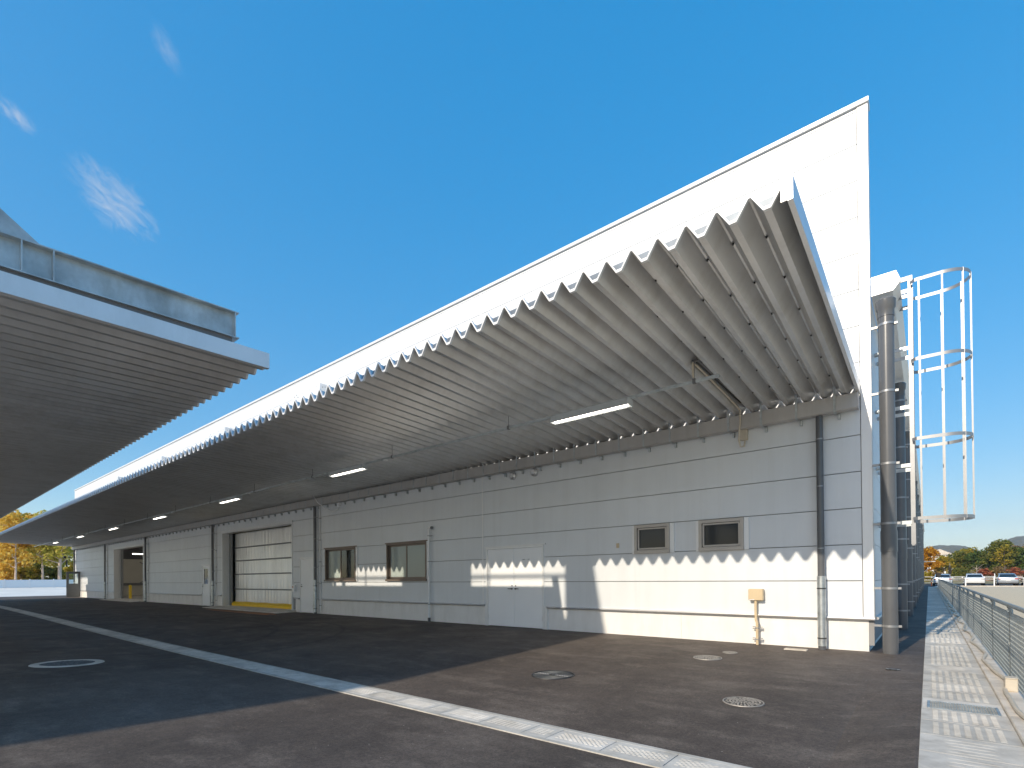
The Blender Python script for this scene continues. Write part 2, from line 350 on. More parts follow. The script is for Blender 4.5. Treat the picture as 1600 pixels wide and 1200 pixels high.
xs = [-62, -50, -40, -36] + [-34+2*i for i in range(13)] + [-6, -4, -2, -1, -.15, .1, .3, .5, .65, .80, .819]
sheet('asphalt_yard', xs, [-11, -10.5, -9, -8, -7, -6.65, -6.15, -5, -4, -3, -2, -1, 0, .12], zg, 'asphalt')
sheet('bounce_yard', [-62, -30, .819], [-90, -60, -30, -11], lambda x, y: 0, 'pave')  # unseen pale paving added to bounce sunlight into the shade
sheet('side_lane', [.10, .3, .5, .75, .819], [.12, 10, 30, 62], lambda x, y: 0, 'asphalt')
sheet('concrete_apron', [-120, -90, -76, -72, -68, -62], [-60, -20, 0, 20, 60], lambda x, y: far_rise(x)+.004, 'pave')
sheet('gravel_lot', [1.625, 4, 20, 60], [-60, -12, 0, 20, 40, 63.4], lambda x, y: -.02 if x > 2 else -.03, 'gravel')  # carried on unseen behind the camera to bounce sunlight
sheet('road', [-62, 0, 60, 140], [63.7, 70, 84], lambda x, y: -.06, 'road')
sheet('far_verge', [-62, 0, 60, 140], [84, 90, 130], lambda x, y: .02 if y < 85 else (.5 if y < 100 else 2.0), 'earth')
mk = MB()
for i in range(14): mk.box(2.55+2.6*i, 2.65+2.6*i, 67.6, 73, -.06, -.054)
tag(mk.obj('parking_bay_lines', 'roadpaint'), kind='structure')

# ------------------------------------------------------------------ warehouse
WH = empty('warehouse', (0, 0, 0), 'long white warehouse with horizontal wall panels and a deep folded canopy', 'building')
JZ = [.558+.6*i for i in range(14)] + [8.90, 8.95]
JX = [-55.0, -45.1, -35.75, -25.85, -16.5, -8.37, .047]
OPEN = [  # x0, x1, z0, z1 of every opening in the front wall
    (-3.96, -3.19, 1.745, 2.345), (-2.60, -1.77, 1.745, 2.345),
    (-16.10, -14.20, 1.19, 2.37), (-12.50, -10.60, 1.19, 2.37),
    (-8.24, -6.36, -.1, 2.06), (-17.92, -16.92, -.1, 2.09), (-27.60, -26.58, -.1, 2.05),
    (-25.16, -18.50, -.1, 3.54), (-43.40, -36.90, -.1, 3.54)]
def cut(x0, x1, z0, z1, pad=0.):
    rects = [(x0, x1, z0, z1)]
    for a, b, c, d in OPEN:
        a -= pad; b += pad; c -= pad; d += pad
        nr = []
        for (p, q, r, s) in rects:
            if b <= p or a >= q or d <= r or c >= s: nr.append((p, q, r, s)); continue
            if a > p: nr.append((p, a, r, s))
            if b < q: nr.append((b, q, r, s))
            if c > r: nr.append((max(a, p), min(b, q), r, c))
            if d < s: nr.append((max(a, p), min(b, q), d, s))
        rects = nr
    return rects
for i in range(len(JX)-1):
    for k in range(len(JZ)-1):
        for (p, q, r, s) in cut(JX[i]+.006, JX[i+1]-.006, JZ[k]+.007, JZ[k+1]-.007):
            if q-p > .01 and s-r > .01: MB().box(p, q, .0, .05, r, s).obj('wall_panel', 'panel', WH)
core = MB()
for (p, q, r, s) in cut(-54.98, .19, .1, 8.9): core.box(p, q, .052, .16, r, s)
core.obj('wall_core', 'core', WH)
for x in JX[1:-1]:
    b = MB()
    for (p, q, r, s) in cut(x-.018, x+.018, .57, 8.94): b.box(p, q, -.006, -.001, r, s)
    b.obj('joint_cover', 'white', WH)
MB().bbox(.049, .2, -.012, .2, .545, 8.95, .006).obj('corner_trim', 'trim', WH)
MB().bbox(-55.12, -55.0, -.012, .2, .545, 8.95, .006).obj('corner_trim', 'trim', WH)
# coping in lengths, with a drip line below
cx = [-55.14, -45, -36, -27, -18, -9, .215]
for a, b in zip(cx, cx[1:]):
    MB().prism([(-.045, 8.968), (-.045, 8.978), (-.03, 8.982), (-.03, 9.045), (-.02, 9.052), (.22, 9.06), (.22, 8.968)], 'x', a+.002, b-.002).obj('coping', 'trim', WH)
# plinth, joints every few metres, and the round base flashing
pl = [-55.1, -48, -43.55, -36.75, -32, -28, -27.68, -26.50, -25.3, -18.35, -18.0, -16.84, -13, -10.4, -8.32, -6.28, -3, .119]
skip = {(-43.55, -36.75), (-27.68, -26.50), (-25.3, -18.35), (-18.0, -16.84), (-8.32, -6.28)}
for a, b in zip(pl, pl[1:]):
    if (a, b) in skip: continue
    MB().box(a+.002, b-.002, .035, .12, -.2, .52).obj('plinth', 'plinth', WH)
    e = b if b != .119 else .205
    f = MB().prism([(-.035, .515), (-.045, .535), (-.035, .556), (-.004, .566), (.03, .566), (.03, .508)], 'x', a+.001, e-.001)
    f.obj('base_flashing', 'alu', WH)
# side wall (panels) and end wall; roof behind the front parapet
SY = [.2, 9.7, 19.2, 28.7, 38.2, 47.7, 60.0]
for i in range(len(SY)-1):
    for k in range(9):
        MB().box(.15, .2, SY[i]+.006, SY[i+1]-.006, JZ[k]+.004, min(JZ[k+1]-.004, 5.9)).obj('wall_panel', 'panel', WH)
MB().box(.05, .148, .17, 60, .1, 5.9).obj('wall_core', 'core', WH)
for a, b in zip(SY, SY[1:]):
    MB().box(.03, .119, a-.08 if a == .2 else a+.002, b-.002, -.2, .52).obj('plinth', 'plinth', WH)
    MB().prism([(.235, .515), (.245, .535), (.235, .556), (.204, .566), (.16, .566), (.16, .508)], 'y', a+.001, b-.001).obj('base_flashing', 'alu', WH)
MB().box(-55, .15, .17, 60, 5.91, 6.0).obj('roof', 'roof', WH)
MB().box(-55.1, -54.95, .17, 60, -.2, 5.9).obj('end_wall', 'panel', WH)
MB().box(-55, .03, 59.9, 60, -.2, 5.9).obj('rear_wall', 'panel', WH)
# box gutter along the side eave
g = MB()
g.prism([(.215, 5.75), (.50, 5.75), (.60, 5.88), (.54, 6.05), (.215, 6.05)], 'y', -.06, .0)
g.prism([(.215, 5.752), (.49, 5.752), (.585, 5.88), (.53, 6.04), (.51, 6.03), (.555, 5.88), (.475, 5.775), (.215, 5.775)], 'y', .0, 60)
g.obj('eave_gutter', 'trim', WH)

# windows
def small_window(x0, x1):
    fr = MB()
    z0, z1 = 1.745, 2.345
    fr.box(x0, x1, -.06, .06, z1-.06, z1); fr.box(x0, x1, -.075, .06, z0, z0+.07); fr.box(x0, x0+.06, -.06, .06, z0+.07, z1-.06); fr.box(x1-.06, x1, -.06, .06, z0+.07, z1-.06)
    fr.box(x0+.075, x1-.075, -.035, .02, z1-.10, z1-.068); fr.box(x0+.075, x1-.075, -.035, .02, z0+.08, z0+.115); fr.box(x0+.068, x0+.10, -.035, .02, z0+.115, z1-.10); fr.box(x1-.10, x1-.068, -.035, .02, z0+.115, z1-.10)
    wo = fr.obj('window', 'beigeframe', WH)
    MB().box(x0+.10, x1-.10, .0, .008, z0+.115, z1-.10).obj('pane', 'darkglass', wo)
    for a, b in ((x0-.06, x0-.001), (x1+.001, x1+.085)): MB().box(a, b, -.035, -.001, z0+.0, z1-.0).obj('side_trim', 'trim', wo)
small_window(-3.96, -3.19); small_window(-2.60, -1.77)
def sliding_window(x0, x1, mode, panes):
    z0, z1 = 1.19, 2.37; xm = (x0+x1)/2
    fr = MB()
    fr.box(x0, x1, -.045, .09, z1-.05, z1); fr.box(x0-.02, x1+.02, -.075, .09, z0, z0+.06); fr.box(x0, x0+.045, -.045, .09, z0+.06, z1-.05); fr.box(x1-.045, x1, -.045, .09, z0+.06, z1-.05)
    wo = fr.obj('window', 'brown', WH)
    MB().box(x0-.04, x1+.04, -.065, -.002, z1+.001, z1+.03).obj('head_trim', 'brown', wo)
    MB().box(x1+.001, x1+.10, -.03, -.001, z0, z1).obj('side_trim', 'trim', wo)
    for (a, b, y), pm_ in zip(((x0+.05, xm+.03, .045), (xm-.03, x1-.05, .005)), panes):
        s = MB(); s.box(a, b, y, y+.03, z0+.065, z0+.125); s.box(a, b, y, y+.03, z1-.10, z1-.055); s.box(a, a+.05, y, y+.03, z0+.125, z1-.10); s.box(b-.05, b, y, y+.03, z0+.125, z1-.10)
        so_ = s.obj('sash', 'brown', wo)
        MB().box(a+.05, b-.05, y+.012, y+.018, z0+.125, z1-.10).obj('pane', pm_, so_)
    # room behind, with a blind partly lowered
    MB().add([(x0-.3, .9, z0-.5), (x1+.3, .9, z0-.5), (x1+.3, .9, z1+.4), (x0-.3, .9, z1+.4)], [(0, 1, 2, 3)]).box(x0-.3, x1+.3, .165, .9, z0-.55, z0-.5).box(x0-.3, x1+.3, .165, .9, z1+.4, z1+.45).box(x0-.35, x0-.3, .165, .9, z0-.5, z1+.4).box(x1+.3, x1+.35, .165, .9, z0-.5, z1+.4).obj('room_lining', 'room', wo)
    for (a, b, zb, yb_) in mode:
        bl = MB(); z = z1-.08
        while z > zb: bl.box(a, b, yb_, yb_+.012, z-.019, z); z -= .0235
        o = bl.obj('blind', 'blind', wo)
sliding_window(-16.10, -14.20, [(-16.03, -15.28, 1.30, .078)], ('paledglass', 'glass'))
sliding_window(-12.50, -10.60, [(-12.43, -11.70, 1.30, .078), (-11.52, -10.66, 1.66, .040)], ('paledglass', 'paledglass'))

# doors
def lever(parent, x, z, s):
    h = MB(); h.cyl((x, -.012, z), (x, -.045, z), .018, 10); h.cyl((x, -.045, z), (x+s*.11, -.05, z), .009, 8); h.cyl((x, -.013, z+.075), (x, -.022, z+.075), .016, 10)
    h.obj('handle', 'dark', parent, smooth=True)
def door_frame(x0, x1, zt, m='trim'):
    f = MB(); f.box(x0, x0+.05, -.02, .10, 0, zt); f.box(x1-.05, x1, -.02, .10, 0, zt); f.box(x0+.05, x1-.05, -.02, .10, zt-.05, zt); f.box(x0-.06, x1+.06, -.04, -.002, zt+.002, zt+.028)
    return f.obj('door_frame', m, WH)
df = door_frame(-8.24, -6.36, 2.06)
for a, b, s, hx in ((-8.185, -7.303, -1, -7.36), (-7.297, -6.415, 1, -7.24)):
    d = MB().bbox(a, b, -.008, .035, .012, 2.005, .003).obj('door', 'door', WH)
    lever(d, hx, .98, s)
    for z in (.25, 1.0, 1.8):
        hxx = a if s < 0 else b
        MB().cyl((hxx, -.012, z-.06), (hxx, -.012, z+.06), .012, 8).obj('hinge', 'alu', d)
MB().box(-7.02, -6.94, -.0095, -.0085, 1.71, 1.722).box(-6.92, -6.89, -.0095, -.0085, 1.712, 1.718).box(-6.86, -6.79, -.0095, -.0085, 1.712, 1.724).obj('door_lettering', 'greydoor', WH)
MB().box(-8.30, -8.243, -.012, .11, -.02, .56).box(-6.357, -6.27, -.012, .11, -.02, .56).obj('plinth_return', 'trim', WH)
door_frame(-17.92, -16.92, 2.09)
d = MB().bbox(-17.865, -16.975, -.006, .035, .012, 2.035, .003).obj('door', 'door', WH); lever(d, -17.79, 1.0, 1)
for z in (.25, 1.0, 1.85): MB().cyl((-16.985, -.012, z-.06), (-16.985, -.012, z+.06), .013, 8).obj('hinge', 'alu', d)
door_frame(-27.60, -26.58, 2.05)
d = MB()
for (p, q, r, s) in ((-27.545, -26.635, .012, 1.1), (-27.545, -26.635, 1.85, 1.995), (-27.545, -27.34, 1.1, 1.85), (-26.84, -26.635, 1.1, 1.85)): d.box(p, q, -.006, .035, r, s)
d = d.obj('door', 'door', WH); lever(d, -27.46, .98, 1)
MB().box(-27.34, -26.84, .01, .018, 1.1, 1.85).obj('pane', 'darkglass', d)
# grey door at the far end, standing open square to the wall
d = MB()
for (y0, y1, z0, z1) in ((-.92, -.03, .02, 1.12), (-.92, -.03, 1.92, 2.1), (-.92, -.76, 1.12, 1.92), (-.19, -.03, 1.12, 1.92)): d.box(-53.03, -52.98, y0, y1, z0, z1)
d = d.obj('door', 'greydoor', WH); d['label'] = 'grey half-glazed door standing open at the far end'
MB().box(-53.008, -53.002, -.76, -.19, 1.12, 1.92).obj('pane', 'glass', d)

# sheet shutter 1 (closed) and 2 (open)
def shutter_frame(x0, x1, depth):
    f = MB()
    f.box(x0-.001, x0+.05, -.02, depth, -.02, 3.54); f.box(x1-.05, x1+.001, -.02, depth, -.02, 3.54); f.box(x0+.05, x1-.05, -.02, depth, 3.49, 3.54); f.box(x0-.05, x1+.05, -.05, -.002, 3.545, 3.59)
    fo = f.obj('opening_lining', 'trim', WH)
    for xa in (x0+.05, x1-.17):
        MB().box(xa, xa+.05, depth, depth+.10, 0, 3.5).box(xa+.055, xa+.085, depth+.02, depth+.11, 0, 3.5).box(xa+.09, xa+.12, depth, depth+.10, 0, 3.5).obj('guide_rail', 'stainless', fo)
    return fo
fo = shutter_frame(-25.16, -18.50, .30)
n = 220; vs = []; xs_ = np.linspace(-25.0, -18.66, n)
rip = [.018*math.sin(x*21+1.3*math.sin(x*2.1))+.010*math.sin(x*47+2*math.sin(x*3.3)) for x in xs_]
zz = [.16, .5, .95, 1.0, 1.5, 1.75, 1.8, 2.2, 2.45, 2.5, 2.9, 3.1, 3.15, 3.49]
for z in zz: vs += [(x, .52+r_*(1.0 if z not in (.95, 1.0, 1.75, 1.8, 2.45, 2.5, 3.1, 3.15) else .55)*(.4+.6*math.sin(x*1.7+z*1.3)**2), z) for x, r_ in zip(xs_, rip)]
fs = [(j*n+i, j*n+i+1, (j+1)*n+i+1, (j+1)*n+i) for j in range(len(zz)-1) for i in range(n-1)]
sh = MB().add(vs, fs).obj('shutter_curtain', 'vinyl', WH, smooth=True)
for z in (.82, 1.52, 2.16, 2.78): MB().bbox(-25.02, -18.64, .455, .50, z, z+.055, .01).obj('wind_bar', 'greydoor', sh)
yb = MB(); prof = [(.40, .02), (.36, .06), (.355, .16), (.40, .22), (.50, .26), (.53, .26), (.53, .02)]
m_ = 40; bx = np.linspace(-25.02, -18.62, m_); vs = []
for i, x in enumerate(bx): vs += [(x, y+.012*math.sin(x*5.1)+.006*math.sin(x*13), z+.008*math.sin(x*3.7+1)) for y, z in prof]
k = len(prof); fs = [(i*k+j, i*k+(j+1) % k, (i+1)*k+(j+1) % k, (i+1)*k+j) for i in range(m_-1) for j in range(k)] + [tuple(range(k)), tuple(range((m_-1)*k, m_*k))]
o = yb.add(vs, fs).obj('bottom_skirt', 'yellow', sh, smooth=True); o['label'] = 'bright yellow padded skirt along the bottom of the shutter'
MB().box(-25.1, -18.56, .60, .66, 0, 3.5).obj('shutter_backing', 'room', WH)
MB().box(-18.62+.24, -18.62+.42, -.09, -.001, .80, 1.06).obj('switch_box', 'white', WH)
MB().cyl((-18.32, -.09, .98), (-18.32, -.105, .98), .028, 12).obj('switch_button', 'orangeline', WH)
shutter_frame(-43.40, -36.90, .40)
# hall seen through the open shutter
hall = MB()
hall.box(-54.5, -30, 11.9, 12.0, -.2, 5.8); hall.box(-54.6, -54.5, .2, 12, -.2, 5.8); hall.box(-30, -29.9, .2, 12, -.2, 5.8)
hall.obj('hall_wall', 'interior', WH)
MB().box(-54.5, -30, .17, 11.9, -.1, .03).obj('hall_floor', 'intfloor', WH)
MB().box(-54.5, -30, .17, 11.9, 5.0, 5.2).obj('hall_ceiling', 'intceil', WH)
for y in (3.2, 5.4, 7.6, 9.8): MB().box(-54.5, -30, y, y+.15, 4.3, 5.0).obj('ceiling_beam', 'steelpaint', WH)
MB().box(-54.495, -54.44, .2, 11.89, 3.25, 4.99).obj('hall_upper_wall', 'intceil', WH)
for y in (7.2,): MB().box(-54.49, -54.25, y, y+.3, .03, 5).obj('hall_column', 'steelpaint', WH)
MB().box(-54.49, -54.3, .3, 11.8, .9, 1.12).obj('hall_girt', 'steelpaint', WH)
br = MB(); br.cyl((-54.4, 4.4, 1.1), (-54.4, 7.3, 3.0), .035, 6); br.cyl((-54.4, 4.4, 4.2), (-54.4, 7.3, 3.0), .035, 6); br.cyl((-54.4, 4.4, 3.0), (-54.4, 7.3, 1.1), .035, 6); br.obj('cross_brace', 'steelpaint', WH)
for x, y in ((-49, 2.5), (-51, 5.5)):
    MB().box(x-.04, x+.04, y, y+2.6, 3.45, 3.52).obj('hall_lamp', 'halled', WH)
for x in (-46, -40, -34):
    MB().box(x-.06, x+.06, 2, 10, 4.12, 4.20).obj('hall_lamp', 'halled', WH)
b = MB(); b.cyl((0, 0, 0), (0, 0, .92), .09, 20); b.lathe([(.09, .92), (.085, .945), (.05, .965), (0, .97)], 20)
b = b.obj('bollard', 'yellow', None, (-43.05, .85, .03), smooth=True); tag(b, 'yellow safety bollard standing in the open loading door', 'bollard')
# concrete thresholds and orange lines on the asphalt in front of the loading doors
for a, b_ in ((-25.5, -18.3), (-43.9, -36.6)):
    MB().prism([(-.75, -.1), (-.75, .012), (-.1, .055), (.6, .06), (.6, -.1)], 'x', a, b_).obj('threshold', 'concrete2', WH)
    for y in (-1.0, -1.25):
        tag(MB().box(a-.6, b_+.4, y-.045, y+.045, zg(-20, y)-.02, zg(-20, y)+.005).obj('painted_line', 'orangeline'), kind='structure')

# vents, bell, wall boxes
for x in (-7.28, -6.61):
    v = MB(); v.tube([(x, -.001, 3.85), (x, -.07, 3.85), (x, -.10, 3.85)], [.10, .098, .06], 20); v.obj('vent_hood', 'alu', WH, smooth=True)
MB().bbox(-4.40, -4.34, -.03, -.001, 1.89, 1.99, .006).obj('bell_push', 'beige', WH)
MB().cyl((-22, -.02, 3.80), (-22, -.05, 3.80), .05, 12).obj('sensor', 'white', WH)
# bracket covers on the wall above the canopy
for x0 in (-17.40, -25.3, -33.6, -42.0):
    b = MB(); x1 = x0+1.9
    b.bbox(x0, x1, -.55, -.001, 6.6, 8.13, .006)
    b = b.obj('bracket_cover', 'trim', WH)
    h = MB()
    for dx, z, r in ((.16, 8.02, .022), (.30, 8.06, .022), (.40, 7.96, .022), (.1, 7.86, .02), (.7, 8.04, .012), (1.2, 8.04, .012), (1.7, 8.04, .012), (1.75, 7.8, .012)): h.cyl((x0+dx, -.5505, z), (x0+dx, -.553, z), r, 10)
    for dy, z in ((-.45, 8.0), (-.35, 8.03), (-.30, 7.97)): h.cyl((x1+.0005, dy, z), (x1+.003, dy, z), .014, 8)
    h.obj('bolt_holes', 'dark', b)

# ------------------------------------------------------------------ folded-plate canopies
PI_, HH = .28, .157
SLP = .032
def deck_mesh(name, y0, y1, s):
    # one sheet, peak to peak; y0 wall end, y1 free end (local), s slope dz per metre towards the free end
    prof = [(-.14, HH), (-.130, HH), (-.030, 0), (.030, 0), (.130, HH), (.14, HH)]
    b = MB(); n = len(prof); d = abs(y1-y0); dz = s*d; sg = 1 if y1 > y0 else -1
    def strip(ya, yb, za, zb, t, mi):
        vs = [(x, ya, z+za) for x, z in prof] + [(x, yb, z+zb) for x, z in prof] + [(x, ya, z+za+t) for x, z in prof] + [(x, yb, z+zb+t) for x, z in prof]
        fs = []
        for i in range(n-1): fs += [(i, i+1, n+i+1, n+i), (2*n+i+1, 2*n+i, 3*n+i, 3*n+i+1), (n+i, n+i+1, 3*n+i+1, 3*n+i), (i+1, i, 2*n+i, 2*n+i+1)]
        b.add(vs, fs, mi)
    strip(y0, y1-sg*.03, 0, dz-s*.03, .005, 0)
    strip(y1-sg*.03, y1, dz-s*.03, dz, .030, 1)
    yc = y1-sg*.10; zc = dz-s*.10
    b.add([(-.030, yc, zc+.006), (.030, yc, zc+.006), (.127, yc, zc+HH), (-.127, yc, zc+HH), (-.030, yc-sg*.01, zc+.006), (.030, yc-sg*.01, zc+.006), (.127, yc-sg*.01, zc+HH), (-.127, yc-sg*.01, zc+HH)],
          [(0, 1, 2, 3), (4, 5, 6, 7), (3, 2, 6, 7)], 2)
    return b.mesh(name, ['deck', 'decklip', 'closure'])
ZW = 4.2135
XV0 = -.150
CAN = MB()
CAN.prism([(-5.385, ZW+SLP*5.385-.02), (-5.385, ZW+SLP*5.385+.185), (-.03, ZW+.185), (-.03, ZW-.0)], 'x', .036, .052)
CAN.prism([(-5.385, ZW+SLP*5.385-.02), (-5.385, ZW+SLP*5.385-.012), (-.03, ZW+.008), (-.03, ZW)], 'x', .010, .036)
CAN.prism([(-5.385, ZW+SLP*5.385-.012), (-5.385, ZW+SLP*5.385+.185), (-5.37, ZW+SLP*5.37+.185), (-5.37, ZW+SLP*5.37-.012)], 'x', -.04, .036)
CAN.add([(-.012, -5.36, ZW+SLP*5.36+HH), (.012, -5.36, ZW+SLP*5.36-.012), (.012, -.03, ZW+.005), (-.012, -.03, ZW+HH), (-.012, -5.36, ZW+SLP*5.36+HH+.01), (.018, -5.36, ZW+SLP*5.36), (.018, -.03, ZW+.015), (-.012, -.03, ZW+HH+.01)], [(0, 1, 2, 3), (4, 5, 6, 7), (0, 1, 5, 4), (2, 3, 7, 6)], 1)
CAN = CAN.obj('canopy', ['fascia', 'deck'], WH); CAN['label'] = 'folded-plate canopy along the warehouse front'
dm = deck_mesh('deck_sheet', -.03, -5.36, SLP)
NS = 196
for k in range(NS): inst('deck_sheet', dm, CAN, (XV0-PI_*k, 0, ZW+SLP*.03))
MB().box(-55.0, .03, -.11, -.002, ZW+HH+.014, ZW+HH+.075).obj('wall_flashing', 'gutter', CAN)  # unseen strip added to stop sun leaking behind the deck
fl = MB().prism([(-5.36, ZW+SLP*5.36-.01), (-5.36, ZW+SLP*5.36+.18), (-.03, ZW+.18), (-.03, ZW)], 'x', XV0-PI_*NS-.02+.14, XV0-PI_*NS+.14).obj('end_flashing', 'fascia', CAN)
# bolt heads on the underside of the nearest sheets
bm_ = MB().cyl((0, 0, 0), (0, 0, -.016), .009, 8); bm_.box(-.010, .010, -.010, .010, -.004, .0); bm_ = bm_.mesh('deck_bolt', 'dark')
for k in range(12):
    for y in (-.75, -1.55, -2.35, -3.15, -3.95, -4.75):
        inst('deck_bolt', bm_, CAN, (XV0-PI_*k-.14, y-.1*(k % 2), ZW-SLP*y+HH-.001))
# purlin stains are left out; the light rail hangs lower
# box gutter at the wall with strap hangers
g = MB().prism([(-.225, 4.205), (-.225, 3.97), (-.215, 3.955), (-.06, 3.955), (-.05, 3.97), (-.05, 4.205), (-.056, 4.205), (-.056, 3.972), (-.064, 3.961), (-.212, 3.961), (-.219, 3.972), (-.219, 4.205)], 'x', -55.0, .03)
g.box(.022, .034, -.228, -.047, 3.95, 4.21)
GU = g.obj('canopy_gutter', 'gutter', WH)
hm = MB(); hm.box(-.018, .018, -.236, -.230, 3.95, 4.37); hm.box(-.018, .018, -.236, -.03, 3.944, 3.950); hm.box(.03, .06, -.07, -.001, 3.86, 3.95); hm.box(-.018, .06, -.07, -.03, 3.936, 3.944)
hm = hm.mesh('gutter_hanger', 'galv')
for k in range(97): inst('gutter_hanger', hm, GU, (XV0-.14-PI_*2*k, 0, 0))

# ------------------------------------------------------------------ front downpipes
def front_downpipe(x, z_sl, label, conduit):
    t = empty('downpipe', (x, 0, 0), label, 'downpipe', 'downpipes on the warehouse front')
    b = MB(); b.tube([(0, -.11, -.0), (0, -.11, 3.99)], .054, 20); b.obj('pipe', 'pipe', t, smooth=True)
    for z in (1.7, 2.75, 3.55):
        c = MB(); c.tube([(0, -.11, z), (0, -.11, z+.02)], .058, 16); c.box(-.012, .012, -.06, -.001, z, z+.02); c.obj('clamp', 'stainless', t)
    s = MB(); s.tube([(0, -.11, .06), (0, -.11, z_sl)], .066, 20); sl = s.obj('sleeve', 'galv', t, smooth=True)
    for z in (.18, 1.02):
        c = MB(); c.tube([(0, -.11, z), (0, -.11, z+.022)], .069, 16); c.obj('strap', 'irondark', sl)
    MB().tube([(0, -.11, -.02), (0, -.11, .06)], .060, 16).obj('shoe', 'pipe', t)
    if conduit:
        c = MB(); c.tube([(.22, -.035, .1), (.22, -.035, 3.95)], .02, 8); c.obj('conduit', 'white', t)
        for z in (.3, 1.1, 1.9, 2.7, 3.5): MB().box(.17, .27, -.06, -.012, z, z+.02).obj('clip', 'stainless', t)
front_downpipe(-.525, 1.24, 'dark downpipe with galvanised sleeve beside the sunlit front corner', False)
front_downpipe(-16.65, 1.25, 'dark downpipe between the single door and the brown sliding window', True)
front_downpipe(-26.0, 1.25, 'dark downpipe beside the half-glazed white door', True)
front_downpipe(-36.15, 1.25, 'dark downpipe just right of the open loading door', True)
front_downpipe(-45.25, 1.25, 'dark downpipe just left of the open loading door', True)
front_downpipe(-54.75, 1.25, 'dark downpipe at the far end of the front wall', False)

# white vent pipe by the second window
t = empty('vent_pipe', (-10.43, 0, 0), 'slim white vent pipe with bent top beside the second brown window', 'pipe')
MB().tube([(0, -.09, .12), (0, -.09, 2.66), (.02, -.09, 2.72), (.07, -.09, 2.745), (.12, -.09, 2.74)], .033, 14).obj('pipe', 'white', t, smooth=True)
MB().tube([(.115, -.09, 2.74), (.15, -.09, 2.735)], .045, 14).obj('cap', 'stainless', t)
MB().tube([(0, -.09, -.02), (0, -.09, .12)], .042, 14).obj('socket', 'pipe', t)
for z in (.5, 1.75, 2.5): MB().tube([(0, -.09, z), (0, -.09, z+.018)], .037, 12).box(.0, .16, -.095, -.085, z, z+.018).box(-.01, .01, -.06, -.001, z, z+.018).obj('clip', 'stainless', t)

# beige junction box with conduit
t = empty('junction_box', (-1.55, 0, 0), 'beige junction box on a beige conduit against the sunlit wall', 'junction box')
MB().bbox(-.135, .115, -.125, -.002, .805, 1.015, .012).obj('box', 'beige', t)
MB().box(-.12, -.03, -.1262, -.1252, .815, .826).obj('sticker', 'white', t)
MB().tube([(0, -.075, -.01), (0, -.075, .34), (.0, -.075, .40), (-.02, -.075, .46), (-.02, -.075, .80)], .024, 12).obj('conduit', 'beige', t, smooth=True)
for z in (.10, .305): MB().box(-.085, .085, -.055, -.034, z-.022, z-.008).box(-.085, .085, -.055, -.034, z+.008, z+.022).box(-.03, .03, -.105, -.098, z-.01, z+.01).obj('bracket', 'stainless', t)
# conduit from the light rail to a wall box, under the canopy
t = empty('light_conduit', (-1.75, 0, 3.85), 'beige cable conduit dropping from the canopy to a box on the wall', 'conduit')
MB().bbox(-.07, .07, -.09, -.002, -.08, .12, .008).obj('box', 'beigepipe', t)
zz = lambda y: ZW-SLP*y+.05-3.85
MB().tube([(.02, -2.72, .28), (.01, -2.71, .50), (.03, -2.6, zz(-2.6)), (.03, -1.6, zz(-1.6)), (.02, -.6, zz(-.6)), (.02, -.34, zz(-.3)-.02), (.0, -.28, .2), (-.03, -.25, -.1), (-.02, -.18, -.22), (.02, -.10, -.20), (.03, -.06, -.08)], .016, 8).obj('conduit', 'beigepipe', t, smooth=True)
MB().box(.055, .075, -2.7, -.45, zz(-1.6)+.03, zz(-1.6)+.045).obj('cable_channel', 'dark', t)
t = empty('wall_cable', (-15.18, 0, 3.91), 'white cable looping from the canopy to a small wall box', 'cable')
MB().bbox(-.08, .08, -.08, -.002, -.08, .10, .008).obj('box', 'white', t)
MB().tube([(-.9, -.5, .36), (-.75, -.42, .1), (-.5, -.3, -.12), (-.2, -.14, -.25), (0, -.06, -.18), (.02, -.05, -.08)], .016, 8).obj('cable', 'white', t, smooth=True)

# light rail and strip lamps
t = empty('light_rail', (-1.37, -2.7, 4.06), 'long steel light rail hung below the canopy', 'rail')
MB().prism([(-.02, 0), (.02, 0), (.02, .04), (.012, .04), (.012, .008), (-.012, .008), (-.012, .04), (-.02, .04)], 'x', -52.5, 0).obj('channel', 'galv', t)
rm = MB(); rm.cyl((0, 0, .03), (0, 0, .34), .006, 6); rm.box(-.022, .022, -.026, .026, -.01, .055); rm.box(-.05, .05, -.03, .03, .325, .335); rm = rm.mesh('hanger_rod', 'steelpaint')
for i in range(15): inst('hanger_rod', rm, t, (-.35-3.5*i if i else -.35, 0, 0))
bm2 = MB().bbox(-.05, .05, -.035, .035, -.03, .0, .005).mesh('cable_box', 'white')
for i in range(7): inst('cable_box', bm2, t, (-7.6-7.05*i, 0, 0))
lm = MB(); lm.prism([(-.085, -.10), (-.05, .02), (.05, .02), (.085, -.10), (.078, -.10), (.04, -.05), (-.04, -.05), (-.078, -.10)], 'x', -.74, .74)
lm.box(-.743, -.738, -.085, .085, -.10, .02); lm.box(.738, .743, -.085, .085, -.10, .02)
lm = lm.mesh('housing', 'lamp'); tm = MB().tube([(-.70, 0, -.088), (.70, 0, -.088)], .02, 12).mesh('tube', 'led', True)
where = ['nearest to the front corner', 'above the small white double door side, second from the corner', 'third from the front corner', 'fourth from the front corner', 'fifth from the front corner', 'sixth from the front corner', 'at the far end of the canopy']
where[1] = 'second from the front corner'
for i in range(7):
    l = empty('strip_lamp', (-3.47-7.05*i, -2.7, 4.058), 'lit white strip lamp under the canopy, ' + where[i], 'lamp', 'strip lamps under the warehouse canopy')
    inst('housing', lm, l); inst('tube', tm, l)

